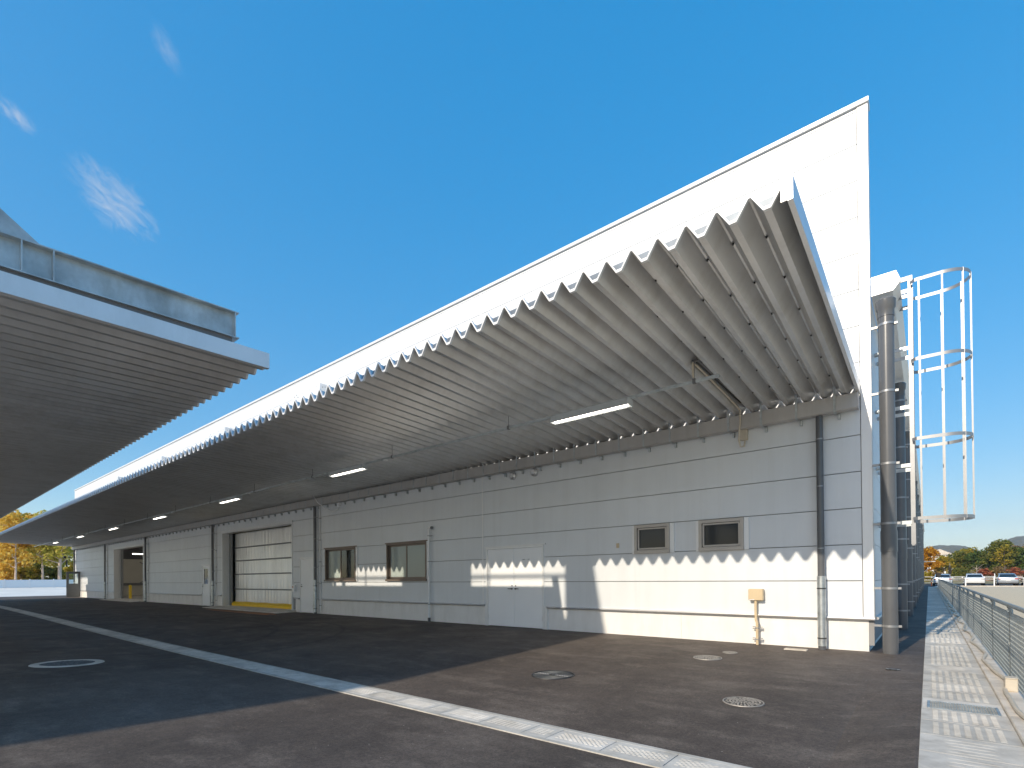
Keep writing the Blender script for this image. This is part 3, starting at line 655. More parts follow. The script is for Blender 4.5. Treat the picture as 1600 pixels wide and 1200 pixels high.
# ------------------------------------------------------------------ side downpipes and caged ladder
pm = MB(); pm.tube([(0, 0, -.02), (0, 0, 5.62)], .105, 24); pm = pm.mesh('pipe', 'pipe', True)
hd = MB(); hd.tube([(0, 0, 5.36), (0, 0, 5.47), (0, 0, 5.50), (0, 0, 5.62), (0, 0, 5.64)], [.112, .112, .128, .136, .12], 24); hd = hd.mesh('hopper', 'pipe', True)
so_m = MB(); so_m.tube([(0, 0, 1.62), (0, 0, 1.95)], .112, 24); so_m = so_m.mesh('socket', 'pipe', True)
cl = MB(); cl.tube([(0, 0, 0), (0, 0, .035)], .112, 20); cl.box(-.205, -.10, -.015, .015, 0, .035); cl.box(.105, .15, -.02, .02, 0, .035); cl = cl.mesh('clamp', 'stainless', True)
for i, y in enumerate((-.02, 4.6, 9.7, 15.0, 20.3, 25.6, 31, 36.4, 41.8, 47.2, 52.6, 58.)):
    lab = 'thick grey downpipe on the side wall, %s the front corner' % ('nearest to' if i == 0 else ORD[i] + ' one counted from')
    t = empty('side_downpipe', (.40, y, 0), lab, 'downpipe', 'downpipes along the side wall')
    inst('pipe', pm, t); inst('hopper', hd, t); inst('socket', so_m, t)
    for z in (.42, 1.02, 2.05, 3.0, 4.15, 5.22): inst('clamp', cl, t, (0, 0, z))
LX, LY = .70, .76
t = empty('caged_ladder', (LX, LY, 0), 'galvanised ladder with safety cage high on the side wall', 'ladder')
for s in (-1, 1):
    b = MB(); b.box(-.03, .03, s*.23-.012, s*.23+.012, 1.75, 6.17); b.box(-.22, -.03, s*.23-.012, s*.23+.012, 6.10, 6.17); b.box(-.22, -.03, s*.23-.010, s*.23+.010, 5.82, 5.88); b.obj('stringer', 'stainless', t)
for i in range(14): MB().cyl((0, -.22, 1.95+.3*i), (0, .22, 1.95+.3*i), .012, 8).obj('rung', 'stainless', t)
for z in (2.08, 3.02, 3.98, 4.95):
    for s in (-1, 1): MB().box(-.49, -.02, s*.23-.028, s*.23-.020, z, z+.06).bbox(-.49, -.44, s*.23-.06, s*.23+.02, z+.005, z+.055, .008).obj('wall_bracket', 'galv', t)
def hoop(z):
    pts = []
    for a in range(0, 13): th = math.pi*(a/12.) - math.pi/2; pts.append((.40+.36*math.cos(th), .36*math.sin(th)))
    pts = [(.0, -.30), (.06, -.36)] + pts + [(.06, .36), (.0, .30)]
    b = MB(); vs = []
    for i, (x, y) in enumerate(pts):
        vs += [(x, y, z-.026), (x, y, z+.026)]
    inner = []
    for i, (x, y) in enumerate(pts):
        c = Vector((.3, 0)); d = (Vector((x, y))-c).normalized()*.006; inner += [(x-d.x, y-d.y, z-.026), (x-d.x, y-d.y, z+.026)]
    n = len(pts); fs = []
    for i in range(n-1):
        a, c = 2*i, 2*i+2; q = 2*n
        fs += [(a, c, c+1, a+1), (q+a, q+a+1, q+c+1, q+c), (a, q+a, q+c, c), (a+1, c+1, q+c+1, q+a+1)]
    b.add(vs+inner, fs); b.obj('cage_hoop', 'stainless', t, smooth=True)
for z in (2.16, 3.45, 4.74, 6.02): hoop(z)
for (x, y) in ((.11, -.352), (.40, -.352), (.65, -.25), (.752, 0), (.65, .25), (.40, .352), (.11, .352)):
    MB().box(x-.011, x+.011, y-.004, y+.004, 2.13, 6.05).obj('cage_bar', 'stainless', t)

# ------------------------------------------------------------------ left: warehouse opposite, with its canopy and girder
OP = empty('opposite_warehouse', (-30, -13, 0), 'warehouse opposite whose dark canopy fills the left edge', 'building')
def L_(x, y, z): return (x+30, y+13, z)
def obox(name, m, x0, x1, y0, y1, z0, z1, par=None): return MB().box(x0+30, x1+30, y0+13, y1+13, z0, z1).obj(name, m, par or OP)
# unseen shed invented for shade and bounce light: low roof, columns, tall end wall
obox('end_wall', 'panel', -6.42, -6.28, -27, -13.21, 3.6, 9.03)  # added unseen, its top edge casts the long yard shadow
obox('roof', 'roof', -52, -6.43, -18.0, -13.01, 4.22, 4.34)
obox('roof_beam', 'galvweb', -52, -6.43, -13.2, -13.0, 3.85, 4.2)
for x in (-6.6, -16.2, -25.6, -35, -44.4, -51.6):
    obox('column', 'galvweb', x-.12, x+.12, -13.35, -13.11, 0, 3.85)
    obox('shadow_screen_column', 'galvweb', x-.10, x+.10, -13.32, -13.12, 4.34, 9.0)
    obox('column', 'galvweb', x-.12, x+.12, -17.9, -17.66, 0, 4.21)
for y in (-21.5, -26.8): obox('column', 'galvweb', -6.55, -6.43, y-.12, y+.12, 0, 9.0)
# added screen, unseen: its boards, bays and rail shape the wall's light patches
for a, b in ((-6.97, -6.30), (-12.99, -10.02), (-52, -16.86)): obox('shadow_screen_board', 'panel', a, b, -13.1, -13.02, 6.9, 9.0)
obox('shadow_screen_board', 'panel', -8.4, -6.30, -13.1, -13.02, 4.345, 6.895)  # lower board added to block a sun leak past the canopy end
obox('shadow_screen_rail', 'galv', -52, -6.3, -13.16, -13.11, 8.30, 8.38)
for x in (-9.36, -14.88): obox('shadow_screen_post', 'galv', x-.03, x+.03, -13.1, -13.04, 6.9, 9.0)
Z0L, YL0, XL0 = 4.385, -6.56, -6.58
f = MB()
f.prism([(YL0+13, Z0L-.03), (YL0+13, Z0L+.19), (0, Z0L+.19-.027*6.44), (0, Z0L-.03-.027*6.44)], 'x', XL0+30-.012, XL0+30)
f.prism([(YL0+13, Z0L-.03), (YL0+13, Z0L-.022), (0, Z0L-.022-.027*6.44), (0, Z0L-.03-.027*6.44)], 'x', XL0+30-.07, XL0+30-.012)
f.prism([(YL0+13, Z0L-.022), (YL0+13, Z0L+.19), (YL0+12.985, Z0L+.19), (YL0+12.985, Z0L-.022)], 'x', XL0+30-.05, XL0+30-.012)
OC = f.obj('canopy', 'fascia', OP); OC['label'] = 'dark ribbed canopy with pale edge fascia'
dm2 = deck_mesh('deck_sheet', 0.02, 13+YL0, .027)
for k in range(162): inst('deck_sheet', dm2, OC, (XL0+30-.19-PI_*k, 0, Z0L-.027*6.42-.0))
MB().box(-52+30, XL0+30-.02, YL0+13-.12, YL0+13-.02, Z0L+HH+.004, Z0L+.188).obj('edge_cap', 'fascia', OC)
def girder(x, vis):
    s = -.027; y1 = -7.0; zt = lambda y: 4.92+.039*(y+9.34)
    g = MB(); g.prism([(y1+13, zt(y1)-.34), (y1+13, zt(y1)), (0, zt(-13)), (0, zt(-13)-.34)], 'x', x+30-.006, x+30+.006)
    go = g.obj('girder', 'galvweb', OP)
    MB().prism([(y1+13.03, zt(y1)), (y1+13.03, zt(y1)+.014), (0, zt(-13)+.014), (0, zt(-13))], 'x', x+30-.09, x+30+.09).obj('top_flange', 'galvweb', go)
    MB().prism([(y1+13.03, zt(y1)-.354), (y1+13.03, zt(y1)-.34), (0, zt(-13)-.34), (0, zt(-13)-.354)], 'x', x+30-.09, x+30+.09).obj('bottom_flange', 'galvweb', go)
    for y in (-7.02, -8.94, -9.20, -11): MB().prism([(y+13-.006, zt(y)-.34), (y+13-.006, zt(y)), (y+13+.006, zt(y)), (y+13+.006, zt(y)-.34)], 'x', x+30+.007, x+30+.088).obj('stiffener', 'galvweb', go)
    MB().prism([(-9.0+13, zt(-9.0)+.015), (-9.34+13, 5.20), (-10.4+13, 6.0), (-10.4+13, zt(-10.4)+.015)], 'x', x+30-.007, x+30+.007).obj('gusset', 'galvweb', go)
    for y in (-7.2, -8.6, -10.2): MB().box(x+30-.02, x+30+.02, y+13-.02, y+13+.02, Z0L+HH-.1, zt(y)-.352).obj('hanger', 'galv', go)
    MB().prism([(y1+12.95, Z0L+HH-.03), (y1+12.95, zt(y1)-.356), (0, zt(-13)-.356), (0, Z0L+HH-.2)], 'x', x+30-.05, x+30+.05).obj('gap_shade_strip', 'steelpaint', go)  # added dark strip, stands in for shade in the gap under the girder
    MB().cyl((x+30, -10.4+13, 5.8), (x+30, .02, 8.0), .06, 10).obj('tie_rod', 'galvweb', go)
for i, x in enumerate((-6.70, -16.2, -25.6, -35, -44.4)): girder(x, i == 0)

# ------------------------------------------------------------------ drains
def cover_mesh(name, mat_, L, W, nx, ny, off=0):
    b = MB(); b.box(-L/2+.004, L/2-.004, -W/2, W/2, -.08, 0)
    # raised pads between the slots
    ax, ay = L-.09, W-.13
    for j in range(ny):
        for i in range(nx):
            px_ = -ax/2+ax*(i+.5)/nx + ((ax/nx*.5 if j % 2 else 0) if off else 0); py_ = -ay/2+ay*(j+.5)/ny
            hx, hy = ax/nx*.36, ay/ny*.33
            if px_+hx > L/2-.02: continue
            b.add([(px_-hx, py_-hy, 0.0005), (px_+hx, py_-hy, 0.0005), (px_+hx, py_+hy, 0.0005), (px_-hx, py_+hy, 0.0005), (px_-hx*.8, py_-hy*.7, .0032), (px_+hx*.8, py_-hy*.7, .0032), (px_+hx*.8, py_+hy*.7, .0032), (px_-hx*.8, py_+hy*.7, .0032)],
                  [(4, 5, 6, 7), (0, 1, 5, 4), (1, 2, 6, 5), (2, 3, 7, 6), (3, 0, 4, 7)])
    return b.mesh(name, mat_)
cov = [cover_mesh('drain_cover', m, .525, .30, 9, 7, o) for m, o in (('concrete2', 0), ('concrete', 1), ('concrete2', 1), ('concrete', 0))]
half = cover_mesh('drain_cover', 'concrete', .2625, .30, 4, 6, 0)
bs = [x for x in xs if x <= .819]
vs = []; fs = []
for x in bs: vs += [(x, -6.62, zg(x, -6.62)+.008), (x, -6.555, zg(x, -6.6)+.008), (x, -6.245, zg(x, -6.2)-.02), (x, -6.18, zg(x, -6.18)+.008)]
ch = MB()
for y0, y1 in ((-6.60, -6.552), (-6.248, -6.20)):
    for a, b in zip(bs, bs[1:]):
        ch.add([(a, y0, zg(a, -6.4)-.05), (b, y0, zg(b, -6.4)-.05), (b, y1, zg(b, -6.4)-.05), (a, y1, zg(a, -6.4)-.05), (a, y0, zg(a, -6.4)+.010), (b, y0, zg(b, -6.4)+.010), (b, y1, zg(b, -6.4)+.010), (a, y1, zg(a, -6.4)+.010)],
               [(4, 5, 6, 7), (0, 1, 5, 4), (2, 3, 7, 6)])
CHN = tag(ch.obj('yard_drain', 'concrete3'), kind='structure')
x = -.10; k = 0; rr = random.Random(3)
while x > -60:
    if k in (3, 6): inst('drain_cover', half, CHN, (x-.131, -6.4, zg(x-.13, -6.4)+.009)); x -= .2625
    else: inst('drain_cover', cov[rr.randrange(4)], CHN, (x-.2625, -6.4, zg(x-.26, -6.4)+.009)); x -= .525
    k += 1
x = .81
inst('drain_cover', half, CHN, (.68, -6.4, zg(.68, -6.4)+.009)); inst('drain_cover', cov[0], CHN, (.29, -6.4, zg(.29, -6.4)+.009))
# side channel with wide covers, one steel grating, kerb stones
sm = [cover_mesh('drain_cover', m, .50, .58, a, b_, o) for m, a, b_, o in (('concrete', 12, 7, 0), ('concrete3', 12, 7, 0), ('concrete', 5, 1, 0), ('concrete2', 11, 6, 0))]
SDC = tag(MB().box(.818, .823, -60, 62, -.1, .004).box(1.397, 1.402, -60, 62, -.1, .004).obj('side_drain', 'concrete3'), kind='structure')
y = -11.98; k = 0
while y < 60:
    if abs(y+3.98) < .02:
        g = MB(); W = .47; g.box(.86, .88, -3.98, -3.63, -.03, .012); g.box(1.345, 1.365, -3.98, -3.63, -.03, .012); g.box(.88, 1.345, -3.98, -3.965, -.03, .012); g.box(.88, 1.345, -3.645, -3.63, -.03, .012)
        for i in range(23): g.box(.889+.02*i, .8925+.02*i, -3.965, -3.645, .0, .011)
        for i in range(6): g.box(.88, 1.345, -3.92+.048*i, -3.916+.048*i, -.001, .009)
        o = g.obj('steel_grating', 'galv', SDC); MB().box(.83, 1.39, -3.99, -3.5, -.10, -.08).obj('channel_floor', 'black', SDC)
        MB().box(.824, .858, -3.98, -3.484, -.08, .006).box(1.367, 1.396, -3.98, -3.484, -.08, .006).box(.858, 1.367, -3.626, -3.484, -.08, .006).obj('drain_cover', 'concrete2', SDC)
    else:
        o = inst('drain_cover', sm[rr.choice((0, 0, 1, 1, 2, 3))], SDC, (1.11, y+.25, .006), 0); o.rotation_euler.z = R(90)
        # covers run across the channel
    y += .5; k += 1
KB = tag(MB().box(1.404, 1.622, -60, 63.4, -.12, .02).obj('kerb', 'kerb'), kind='structure')
km = MB().bbox(1.406, 1.62, .004, 1.996, .02, .032, .006).mesh('kerb_stone', 'kerb')
for i in range(37): inst('kerb_stone', km, KB, (0, -12+2*i, 0))

# cable conduit lying on the kerb with a box
t = empty('kerb_conduit', (1.5, 0, .03), 'pale corrugated cable conduit lying along the kerb', 'conduit')
pts = []; y = -12
while y < 55: pts.append((.035*math.sin(y*2.3)+.012*math.sin(y*5.1), y, .022)); y += .22
MB().tube(pts, .02, 7).obj('conduit', 'beigepipe', t, smooth=True)
t = empty('kerb_cable_box', (1.535, -2.72, .032), 'cream cable box standing on the kerb by the mesh fence', 'cable box')
MB().bbox(-.05, .05, -.07, .07, 0, .13, .008).obj('box', 'beigepipe', t); MB().bbox(-.053, .053, -.073, .073, .13, .142, .004).obj('lid', 'beigepipe', t)

# manhole covers
def manhole(x, y, r, label, style):
    z = zg(x, y); t = empty('manhole_cover', (x, y, z), label, 'manhole', None)
    t.rotation_euler.x = math.atan((zg(x, y+.2)-zg(x, y-.2))/.4)
    rim, top = (('concrete2', 'irondark') if style == 'ring' else ('irondark', 'irondark') if style == 'dark' else ('iron', 'iron'))
    if style == 'ring': MB().lathe([(r*.74, .004), (r*.74, .010), (r*.98, .010), (r, .002)], 48).obj('rim', rim, t); ri = r*.73
    else: MB().lathe([(r*.93, .004), (r*.93, .011), (r*.99, .011), (r, .002)], 48).obj('rim', rim, t); ri = r*.92
    pt = MB(); pt.lathe([(0, .006), (ri, .006)], 40)
    if style != 'dark':
        rj = random.Random(int(x*100))
        for ring in range(1, 6):
            rr_ = ri*ring/5.8; n = 5+ring*5
            for i in range(n):
                a0 = 2*math.pi*i/n; a1 = a0+2*math.pi/n*(.62 if ring % 2 else .5); dr = ri*.055
                if rj.random() < .15: continue
                vs = [(q*math.cos(a), q*math.sin(a), zz_) for zz_ in (.0065, .013) for q, a in ((rr_-dr, a0), (rr_+dr, a0), (rr_+dr, a1), (rr_-dr, a1))]
                pt.add(vs, [(4, 5, 6, 7), (0, 1, 5, 4), (1, 2, 6, 5), (2, 3, 7, 6), (3, 0, 4, 7)], 1)
    o = pt.obj('lid', ['irondark', 'iron' if style == 'iron' else 'steelpaint'], t)
    if style == 'dark':
        o.data.materials.clear(); o.data.materials.append(M_['spun'])
        s = MB()
        for i in range(13): s.lathe([(0, .014), (.012, .012), (.014, .007)], 8, 0, (-r*.8+r*1.6*i/12, 0, 0))
        s.obj('stud', 'stainless', t)
        MB().cyl((0, 0, .006), (0, 0, .012), .05, 16).obj('keyhole_plate', 'irondark', t)
def spun():
    m = bpy.data.materials.new('spun_steel'); m.use_nodes = True; t = m.node_tree; b = t.nodes['Principled BSDF']
    b.inputs['Metallic'].default_value = 1; b.inputs['Base Color'].default_value = (.22, .22, .23, 1); b.inputs['Roughness'].default_value = .32; b.inputs['Anisotropic'].default_value = .9
    tg = t.nodes.new('ShaderNodeTangent'); tg.direction_type = 'RADIAL'; tg.axis = 'Z'; t.links.new(tg.outputs[0], b.inputs['Tangent']); return m
M_['spun'] = spun()
manhole(-9.95, -8.25, .47, 'dark manhole cover with a pale ring in the shaded yard', 'ring')
manhole(-3.15, -4.30, .30, 'dark steel manhole cover with a bright glint on sunlit asphalt', 'dark')
manhole(-.66, -4.35, .205, 'patterned iron manhole cover nearest the camera on sunlit asphalt', 'iron')
manhole(-1.84, -1.90, .215, 'patterned iron manhole cover of middle size near the front wall', 'iron')
manhole(-1.70, -1.22, .115, 'smallest round iron cover, close to the front wall', 'iron')
manhole(.50, -1.6, .085, 'small dark round cover beside the side drain', 'dark')
t = tag(MB().bbox(-.17, .17, -.085, .085, -.02, .012, .004).obj('access_cover', 'kerb', None, (-.88, -.34, zg(-.88, -.34))), 'small rectangular concrete cover at the foot of the wall', 'cover')

# ------------------------------------------------------------------ mesh fence on the kerb
FN = empty('mesh_fence', (1.585, -12, .02), 'low galvanised wire mesh fence along the gravel lot', 'fence')
pm = MB(); pm.tube([(0, 0, 0), (0, 0, .82), (-.02, 0, .865)], .019, 10); pm.box(-.03, -.012, -.02, .02, .42, .46); pm.box(-.03, -.012, -.02, .02, .80, .83); pm = pm.mesh('post', 'fence', True)
mm = MB()
for i in range(39): yy = .03+.05*i; mm.box(-.0020, .0020, yy-.0020, yy+.0020, .05, .80)
for i in range(16): zz_ = .05+.05*i; mm.box(-.0052, -.002, .02, 1.98, zz_-.0028, zz_+.0028)
mm = mm.mesh('mesh_panel', 'fence')
rl = MB().cyl((0, .002, .875), (0, 1.998, .875), .0225, 12).mesh('top_rail', 'fence', True)
wr = MB().cyl((-.03, .002, .44), (-.03, 1.998, .44), .004, 6).mesh('middle_wire', 'fence')
for i in range(34):
    yy = -.12+2*i
    inst('post', pm, FN, (.012, yy, 0)); inst('mesh_panel', mm, FN, (0, yy, 0)); inst('top_rail', rl, FN, (0, yy, 0)); inst('middle_wire', wr, FN, (.012, yy, 0))

# ------------------------------------------------------------------ beyond the fence: rail, poles, cars
def post_rail(name, label, x0, x1, y, z, h, step, rails, w_=.05, solid=None):
    t = empty(name, (x0, y, z), label, 'fence'); n = int((x1-x0)/step)
    pmh = MB().box(-w_/2, w_/2, -w_/2, w_/2, 0, h).mesh('post', 'white'); rmh = MB().box(0, step, -.02, .02, -.025, .025).mesh('rail', 'white')
    for i in range(n+1):
        inst('post', pmh, t, (step*i, 0, 0))
        if i < n:
            for q in rails: inst('rail', rmh, t, (step*i, .05, q))
    return t
tag(MB().box(1.7, 60, 63.42, 63.66, -.1, .06).obj('kerb', 'kerb'), kind='structure')
post_rail('guard_rail', 'white post-and-rail barrier at the far edge of the gravel lot', 1.7, 57, 63.5, .06, .85, 2.25, (.82,), .10)
post_rail('guard_rail', 'slim white railing beyond the parked cars, before the trees', -6, 70, 85, .02, 1.35, 4.6, (.5, .95), .09)
t = empty('signal_post', (1.86, 30, 0), 'thin post with a black signal box behind the mesh fence', 'signal')
MB().cyl((0, 0, 0), (0, 0, 1.95), .018, 8).obj('post', 'steelpaint', t); MB().bbox(-.07, .07, -.06, .06, 1.28, 1.72, .012).obj('box', 'black', t)
for z in (1.40, 1.52, 1.63): MB().cyl((0, -.061, z), (0, -.075, z), .045, 14).obj('lens', 'darkglass', t)
MB().bbox(-.05, .05, -.05, .05, .30, .40, .01).obj('marker', 'yellow', t)
t = empty('speed_camera_box', (1.50, 45, 0), 'small black box on a short post at the fence end', 'box')
MB().cyl((0, 0, 0), (0, 0, 1.05), .03, 8).obj('post', 'galv', t); MB().bbox(-.17, .17, -.12, .12, 1.05, 1.40, .02).obj('box', 'black', t)
t = empty('lamp_arm', (.2, 61.5, 0), 'thin pale pole with a horizontal arm beyond the warehouse corner', 'pole')
MB().cyl((0, 0, 0), (0, 0, 2.75), .04, 8).obj('pole', 'alu', t); MB().box(0, 1.25, -.03, .03, 2.67, 2.75).obj('arm', 'alu', t)

def car(x, y, paint, label, tail, rz=0, suv=0):
    t = empty('parked_car', (x, y, -.06), label, 'car', 'cars parked beyond the gravel lot', rz)
    W = .88; L = 4.5; H = 1.42+.2*suv
    # stations along the length (rear at -y): y, half width low, z bottom, z belt, taper
    st = [(-2.24, .70, .38, .72), (-2.18, .82, .28, .93), (-2.0, .87, .24, .99), (-1.2, .89, .22, 1.0), (0, .89, .22, .97), (1.0, .88, .22, .93), (1.8, .86, .24, .84), (2.12, .80, .28, .74), (2.25, .66, .36, .60)]
    vs = []; fs = []
    for (yy, hw, zb, zt) in st:
        ring = [(-hw*.86, zb), (-hw, zb+.12), (-hw, (zb+zt)/2+.05), (-hw*.96, zt-.05), (-hw*.86, zt), (0, zt+.015), (hw*.86, zt), (hw*.96, zt-.05), (hw, (zb+zt)/2+.05), (hw, zb+.12), (hw*.86, zb)]
        vs += [(a, yy, c) for a, c in ring]
    k = 11
    for i in range(len(st)-1):
        for j in range(k): fs.append((i*k+j, i*k+(j+1) % k, (i+1)*k+(j+1) % k, (i+1)*k+j))
    fs += [tuple(range(k-1, -1, -1)), tuple(range((len(st)-1)*k, len(st)*k))]
    MB().add(vs, fs).obj('body', paint, t, smooth=True)
    cb = [(-1.72-.3*suv, .80, .95), (-1.08-.5*suv, .66, H-.05), (-.2, .67, H), (.45, .66, H-.02), (1.15, .80, .95)]
    vs = []; fs = []
    for (yy, hw, zt) in cb: vs += [(-hw, yy, zt-.02), (-hw*.93, yy, zt), (hw*.93, yy, zt), (hw, yy, zt-.02)]
    for i in range(len(cb)-1):
        for j in range(3): fs.append((i*4+j, i*4+j+1, (i+1)*4+j+1, (i+1)*4+j))
    for s in (0, 3): fs.append(tuple(i*4+s for i in range(len(cb))))
    vs2 = vs[:]; 
    gh = MB().add(vs2, fs)
    gh.obj('roof', paint, t, smooth=True)
    a, b = cb[0], cb[1]
    def lerp(u, v, f): return u+(v-u)*f
    q = []
    for f, sc in ((.12, .86), (.86, .88)):
        yy = lerp(a[0], b[0], f)-.012; hw = lerp(a[1], b[1], f)*sc; zt = lerp(a[2], b[2], f)+.012; q += [(-hw, yy, zt), (hw, yy, zt)]
    MB().add(q + [(p_[0], p_[1]+.01, p_[2]-.01) for p_ in q], [(0, 1, 3, 2), (4, 5, 7, 6), (0, 1, 5, 4), (2, 3, 7, 6)]).obj('rear_window', 'carglass', t)
    for s in (-1, 1):
        MB().add([(s*.79, -1.2, .99), (s*.79, .85, .99), (s*.69, .35, H-.09), (s*.69, -.95, H-.10), (s*.775, -1.2, .99), (s*.775, .85, .99), (s*.675, .35, H-.09), (s*.675, -.95, H-.10)], [(0, 1, 2, 3), (4, 5, 6, 7), (0, 1, 5, 4), (2, 3, 7, 6)]).obj('side_window', 'carglass', t)
        MB().bbox(min(s*.52, s*.80), max(s*.52, s*.80), -2.25, -2.12, .74, .87, .02).obj('tail_light', tail, t)
        MB().bbox(min(s*.90, s*1.04), max(s*.90, s*1.04), .78, .90, .92, 1.04, .02).obj('mirror', paint, t)
        for yy in (-1.32, 1.38):
            wv = MB().tube([(s*.70, yy, .31), (s*.885, yy, .31)], .31, 24).obj('wheel', 'black', t, smooth=True)
            MB().tube([(s*.886, yy, .31), (s*.895, yy, .31)], .20, 20).obj('rim', 'alu', wv)
    MB().box(-.17, .17, -2.262, -2.245, .60, .76).obj('number_plate', 'white', t)
    MB().box(-.78, .78, -2.24, -2.0, .24, .36).obj('bumper_valance', 'black', t)
M_['carwhite'] = mat('white_car_paint', (.80, .80, .79), .2, 0, .5, coat=.8)
M_['carsilver'] = mat('silver_car_paint', (.52, .55, .58), .25, .5, .5, coat=.8)
M_['cardark'] = mat('dark_car_paint', (.06, .065, .07), .2, .3, .5, coat=.8)
M_['carpearl'] = mat('pearl_car_paint', (.66, .70, .74), .22, .3, .5, coat=.8)
M_['tailred'] = mat('tail_light_red', (.45, .02, .02), .25)
M_['tailclear'] = mat('tail_light_clear', (.55, .50, .48), .25)
M_['orangecone'] = mat('orange_cone', (.75, .16, .03), .5)
car(2.15, 71.0, 'carpearl', 'pale silver sedan half hidden behind the end of the mesh fence', 'tailred')
car(4.98, 71.0, 'carwhite', 'white sedan with clear tail lights in the middle of the row', 'tailclear')
car(7.72, 71.0, 'carsilver', 'silver sedan with bright red tail lights', 'tailred')
car(9.95, 71.0, 'cardark', 'dark car cut by the right edge of the picture', 'tailred')
t = empty('traffic_cone', (1.1, 62.6, 0), 'thin orange and white road marker beyond the side drain', 'road marker')
MB().cyl((0, 0, 0), (0, 0, .8), .05, 10).obj('post', 'orangecone', t); MB().cyl((0, 0, .5), (0, 0, .62), .053, 10).obj('band', 'white', t); MB().cyl((0, 0, -.05), (0, 0, .03), .16, 14).obj('base', 'black', t)

# ------------------------------------------------------------------ trees
def branch_tree(rng, h, r, spread, n_limb, lean=0.):
    b = MB(); tips = []
    pts = [(0, 0, -.3)]; 
    for i in range(1, 7): pts.append((lean*h*(i/6)**2+rng.uniform(-.03, .03)*h*.3, rng.uniform(-.03, .03)*h*.3, h*i/6*.95))
    b.tube(pts, [r*(1.15-.95*i/6) for i in range(7)], 8)
    for i in range(n_limb):
        f = rng.uniform(.28, .95); p0 = Vector(pts[0]).lerp(Vector(pts[-1]), f); k = min(5, int(f*6)); p0 = Vector(pts[k]).lerp(Vector(pts[k+1]), f*6-k)
        a = rng.uniform(0, 2*math.pi); ln = spread*rng.uniform(.5, 1.0)*(1.15-.5*f); d = Vector((math.cos(a), math.sin(a), rng.uniform(.15, .8)))
        p1 = p0+d*ln*.5; p2 = p1+Vector((d.x, d.y, d.z+.25)).normalized()*ln*.55+Vector((rng.uniform(-.1, .1), rng.uniform(-.1, .1), 0))*ln
        b.tube([p0, p1, p2], [r*.42*(1.1-f*.6), r*.26, r*.09], 5); tips += [p1, p2]
        for _ in range(2):
            d2 = Vector((rng.uniform(-1, 1), rng.uniform(-1, 1), rng.uniform(0, .8))).normalized(); p3 = p1+(p2-p1)*rng.uniform(.2, .9); p4 = p3+d2*ln*.4
            b.tube([p3, p4], [r*.13, r*.04], 4); tips.append(p4)
    return b, tips
def crown(rng, centers, n, size, m):
    nr = np.random.RandomState(rng.randrange(10**6))
    C = np.array([c[:3] for c in centers]); Rr = np.array([c[3] for c in centers]); wgt = Rr**2; wgt /= wgt.sum()
    idx = nr.choice(len(C), n, p=wgt); d = nr.normal(size=(n, 3)); d /= np.linalg.norm(d, axis=1)[:, None]
    rad = Rr[idx]*(nr.uniform(.35, 1.08, n))**.6; P = C[idx]+d*rad[:, None]*np.array([1, 1, .72])
    nrm = d*.6+nr.normal(size=(n, 3))*.6+np.array([0, 0, .35]); nrm /= np.linalg.norm(nrm, axis=1)[:, None]
    a = np.cross(nrm, nr.normal(size=(n, 3))); a /= np.linalg.norm(a, axis=1)[:, None]; bb = np.cross(nrm, a)
    s = size*nr.uniform(.6, 1.35, n)[:, None]; v = np.stack([P-a*s, P-bb*s*.55, P+a*s, P+bb*s*.55], 1).reshape(-1, 3)
    me = bpy.data.meshes.new('crown'); me.vertices.add(4*n); me.vertices.foreach_set('co', v.ravel()); me.loops.add(4*n); me.loops.foreach_set('vertex_index', np.arange(4*n))
    me.polygons.add(n); me.polygons.foreach_set('loop_start', np.arange(n)*4); me.polygons.foreach_set('loop_total', np.full(n, 4)); me.update(calc_edges=True); me.materials.append(M_[m]); return me
def tree(x, y, z, h, w_, m, label, seed, n=2600, size=.20, bark='barkdark', low=.25, group=None, limbs=9, lean=0., cat='tree', dens=1.0, tr=.022):
    rng = random.Random(seed); t = empty('tree' if cat == 'tree' else cat, (x, y, z), label, cat, group)
    b, tips = branch_tree(rng, h*.9, h*tr, w_*.55, limbs, lean); b.obj('trunk', bark, t, smooth=True)
    cs = []
    for i in range(int(26*dens)):
        f = rng.random()**.8; zz_ = h*(low+(1-low)*f*.93); env = w_*.5*(math.sin(math.pi*min(1, .18+.80*f))**.7); a = rng.uniform(0, 2*math.pi); q = env*math.sqrt(rng.random())
        cs.append((q*math.cos(a)+lean*h*f*f, q*math.sin(a), zz_, w_*rng.uniform(.10, .20)))
    for p in tips:
        if p.z > h*low: cs.append((p.x, p.y, p.z, w_*rng.uniform(.07, .13)))
    inst('crown', crown(rng, cs, n, size, m), t)
GR = 'autumn trees beyond the car park'
tree(.9, 92, .5, 5.2, 3.6, 'leaf_gold', 'golden yellow tree right beside the warehouse side wall', 11, 3000, .16, low=.1, group=GR)
tree(2.7, 96, .6, 3.7, 3.0, 'leaf_yellowgreen', 'yellow-green bushy tree in front of the white house', 12, 2000, .16, low=.05, group=GR)
tree(4.7, 100, .8, 4.2, 4.6, 'leaf_olive', 'olive pine behind the white car', 13, 2900, .17, low=.1, group=GR)
tree(7.0, 98, .6, 4.3, 4.4, 'leaf_green', 'dark green spreading tree between the white and the silver car', 14, 2900, .17, low=.1, group=GR)
tree(9.2, 96, .6, 6.1, 4.4, 'leaf_olive', 'tallest olive tree, above the silver car', 15, 3600, .17, low=.12, group=GR)
tree(9.6, 94.4, .8, 5.0, 2.6, 'leaf_yellowgreen', 'yellow flecked young tree in front of the tallest olive tree', 16, 700, .17, low=.35, group=GR)
